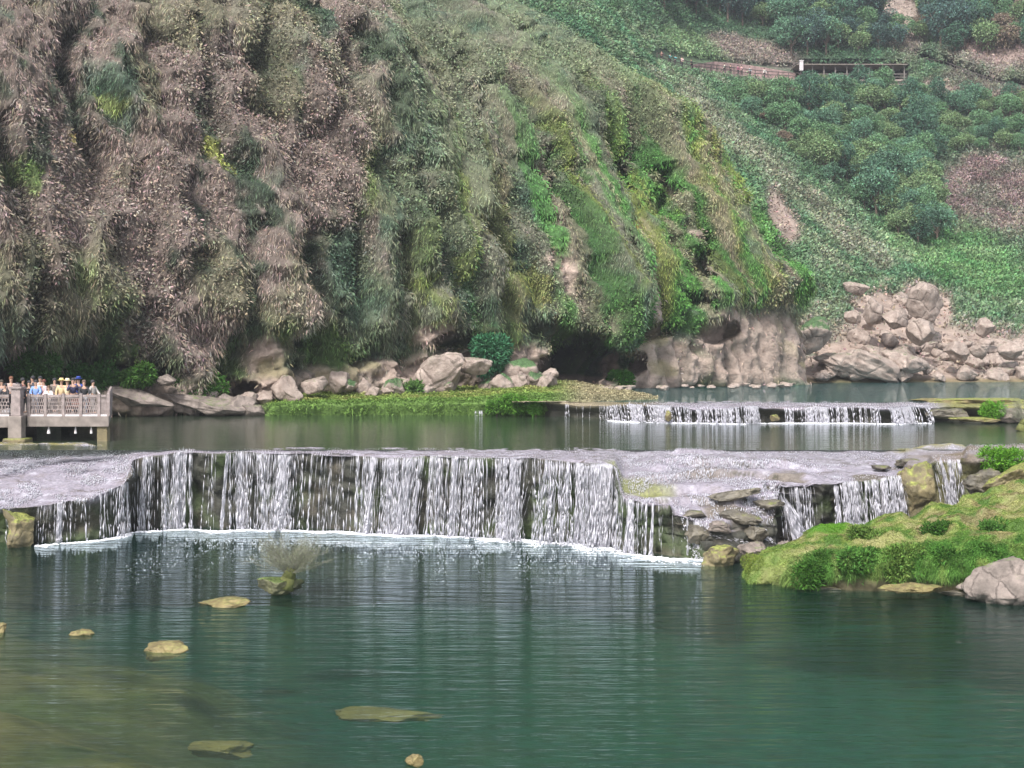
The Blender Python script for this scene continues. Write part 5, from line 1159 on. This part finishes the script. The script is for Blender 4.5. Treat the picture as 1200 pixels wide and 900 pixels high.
# path in the rock cutting on the right
cr = [(1080, 72), (1105, 76), (1132, 87), (1165, 99), (1205, 106), (1240, 109)]
C3 = []
for a_, b_ in cr:
    p_ = hill_at(a_, b_+2); C3.append(Vector((p_[0], p_[1]-1.5, p_[2]-.5)))
railing(C3, 'dark railing along the rock cutting path at the upper right edge')
hp = [(776, 225, (.2, .1, .1), 'dark red', 1), (786, 0, (.08, .4, .42), 'teal', 1), (792, 0, (.08, .42, .45), 'bright turquoise', 2), (800, 0, (.7, .5, .5), 'pale pink', 3), (811, 0, BLK, 'black', 3),
      (850, 0, (.55, .6, .5), 'pale grey', 3), (857, 0, BLK, 'black and dark blue', 0), (866, 0, (.4, .08, .2), 'magenta', 3), (870, 0, (.6, .35, .4), 'rose', 1), (880, 0, (.3, .36, .4), 'grey blue', 0), (897, 0, (.78, .78, .75), 'white', 3)]
for a_, _, c_, nm_, ps in hp:
    xs_ = [q[0] for q in wk]; r_ = np.interp(a_, xs_, [q[1] for q in wk]); d_ = np.interp(a_, xs_, [q[2] for q in wk])
    l_ = Vector(at(a_, r_, d_)); l_.y += .9
    side = 'near the left end' if a_ < 820 else 'in front of the pink wall'
    person(tuple(l_), random.uniform(-1.5, 1.5), c_, BLK, BLK, 'tiny walker in %s on the hillside path %s' % (nm_, side), 'walkers on the hillside path', ps)

# ------------------------------------------------------------------ HAZE, SKY, SUN, CAMERA
def haze(dens):
    me = MB().box(-250, 320, -12, 420, -6, 175); o = me.build('haze', None); m = bpy.data.materials.new('haze'); m.use_nodes = True; nt = m.node_tree
    nt.nodes.remove(nt.nodes['Principled BSDF']); v = nt.nodes.new('ShaderNodeVolumePrincipled'); v.inputs['Color'].default_value = (.86, .9, 1, 1); v.inputs['Density'].default_value = dens; v.inputs['Anisotropy'].default_value = .2
    nt.links.new(v.outputs[0], nt.nodes['Material Output'].inputs['Volume']); o.data.materials.append(m); tag(o, 'thin pale haze over the gorge', 'haze', kind='stuff')
HAZE = .00035
if HAZE: haze(HAZE)
w = bpy.data.worlds.new('World'); sc.world = w; w.use_nodes = True; nt = w.node_tree
SUN_EL, SUN_AZ = 50, 205      # azimuth measured clockwise from +Y
sky = nt.nodes.new('ShaderNodeTexSky'); sky.sky_type = 'NISHITA'; sky.sun_disc = False; sky.sun_elevation = R(SUN_EL); sky.sun_rotation = R(SUN_AZ); sky.air_density = 1.0; sky.dust_density = 4; sky.ozone_density = 1
hs = nt.nodes.new('ShaderNodeHueSaturation'); hs.inputs['Saturation'].default_value = .45
nt.links.new(sky.outputs[0], hs.inputs['Color']); nt.links.new(hs.outputs[0], nt.nodes['Background'].inputs[0]); nt.nodes['Background'].inputs[1].default_value = .12
L = bpy.data.lights.new('sun', 'SUN'); L.energy = 2.4; L.angle = R(8); L.color = (1, .96, .9); so = bpy.data.objects.new('sun', L); col.objects.link(so)
az = R(SUN_AZ); sd = Vector((math.sin(az)*math.cos(R(SUN_EL)), math.cos(az)*math.cos(R(SUN_EL)), math.sin(R(SUN_EL)))); so.rotation_euler = sd.to_track_quat('Z', 'Y').to_euler()
cam = bpy.data.cameras.new('camera'); co = bpy.data.objects.new('camera', cam); col.objects.link(co); sc.camera = co
co.location = (0, 0, CH); co.rotation_euler = (R(90), 0, 0); cam.sensor_width = 36; cam.lens = F/1200*36; cam.shift_y = -(450-HR)/1200; cam.clip_start = .5; cam.clip_end = 2000
cy = sc.cycles; cy.max_bounces = 6; cy.diffuse_bounces = 2; cy.glossy_bounces = 3; cy.transmission_bounces = 2; cy.volume_bounces = 0; cy.transparent_max_bounces = 6
sc.view_settings.view_transform = 'Standard'; sc.view_settings.look = 'None'; sc.view_settings.gamma = 1; sc.view_settings.exposure = 1.05
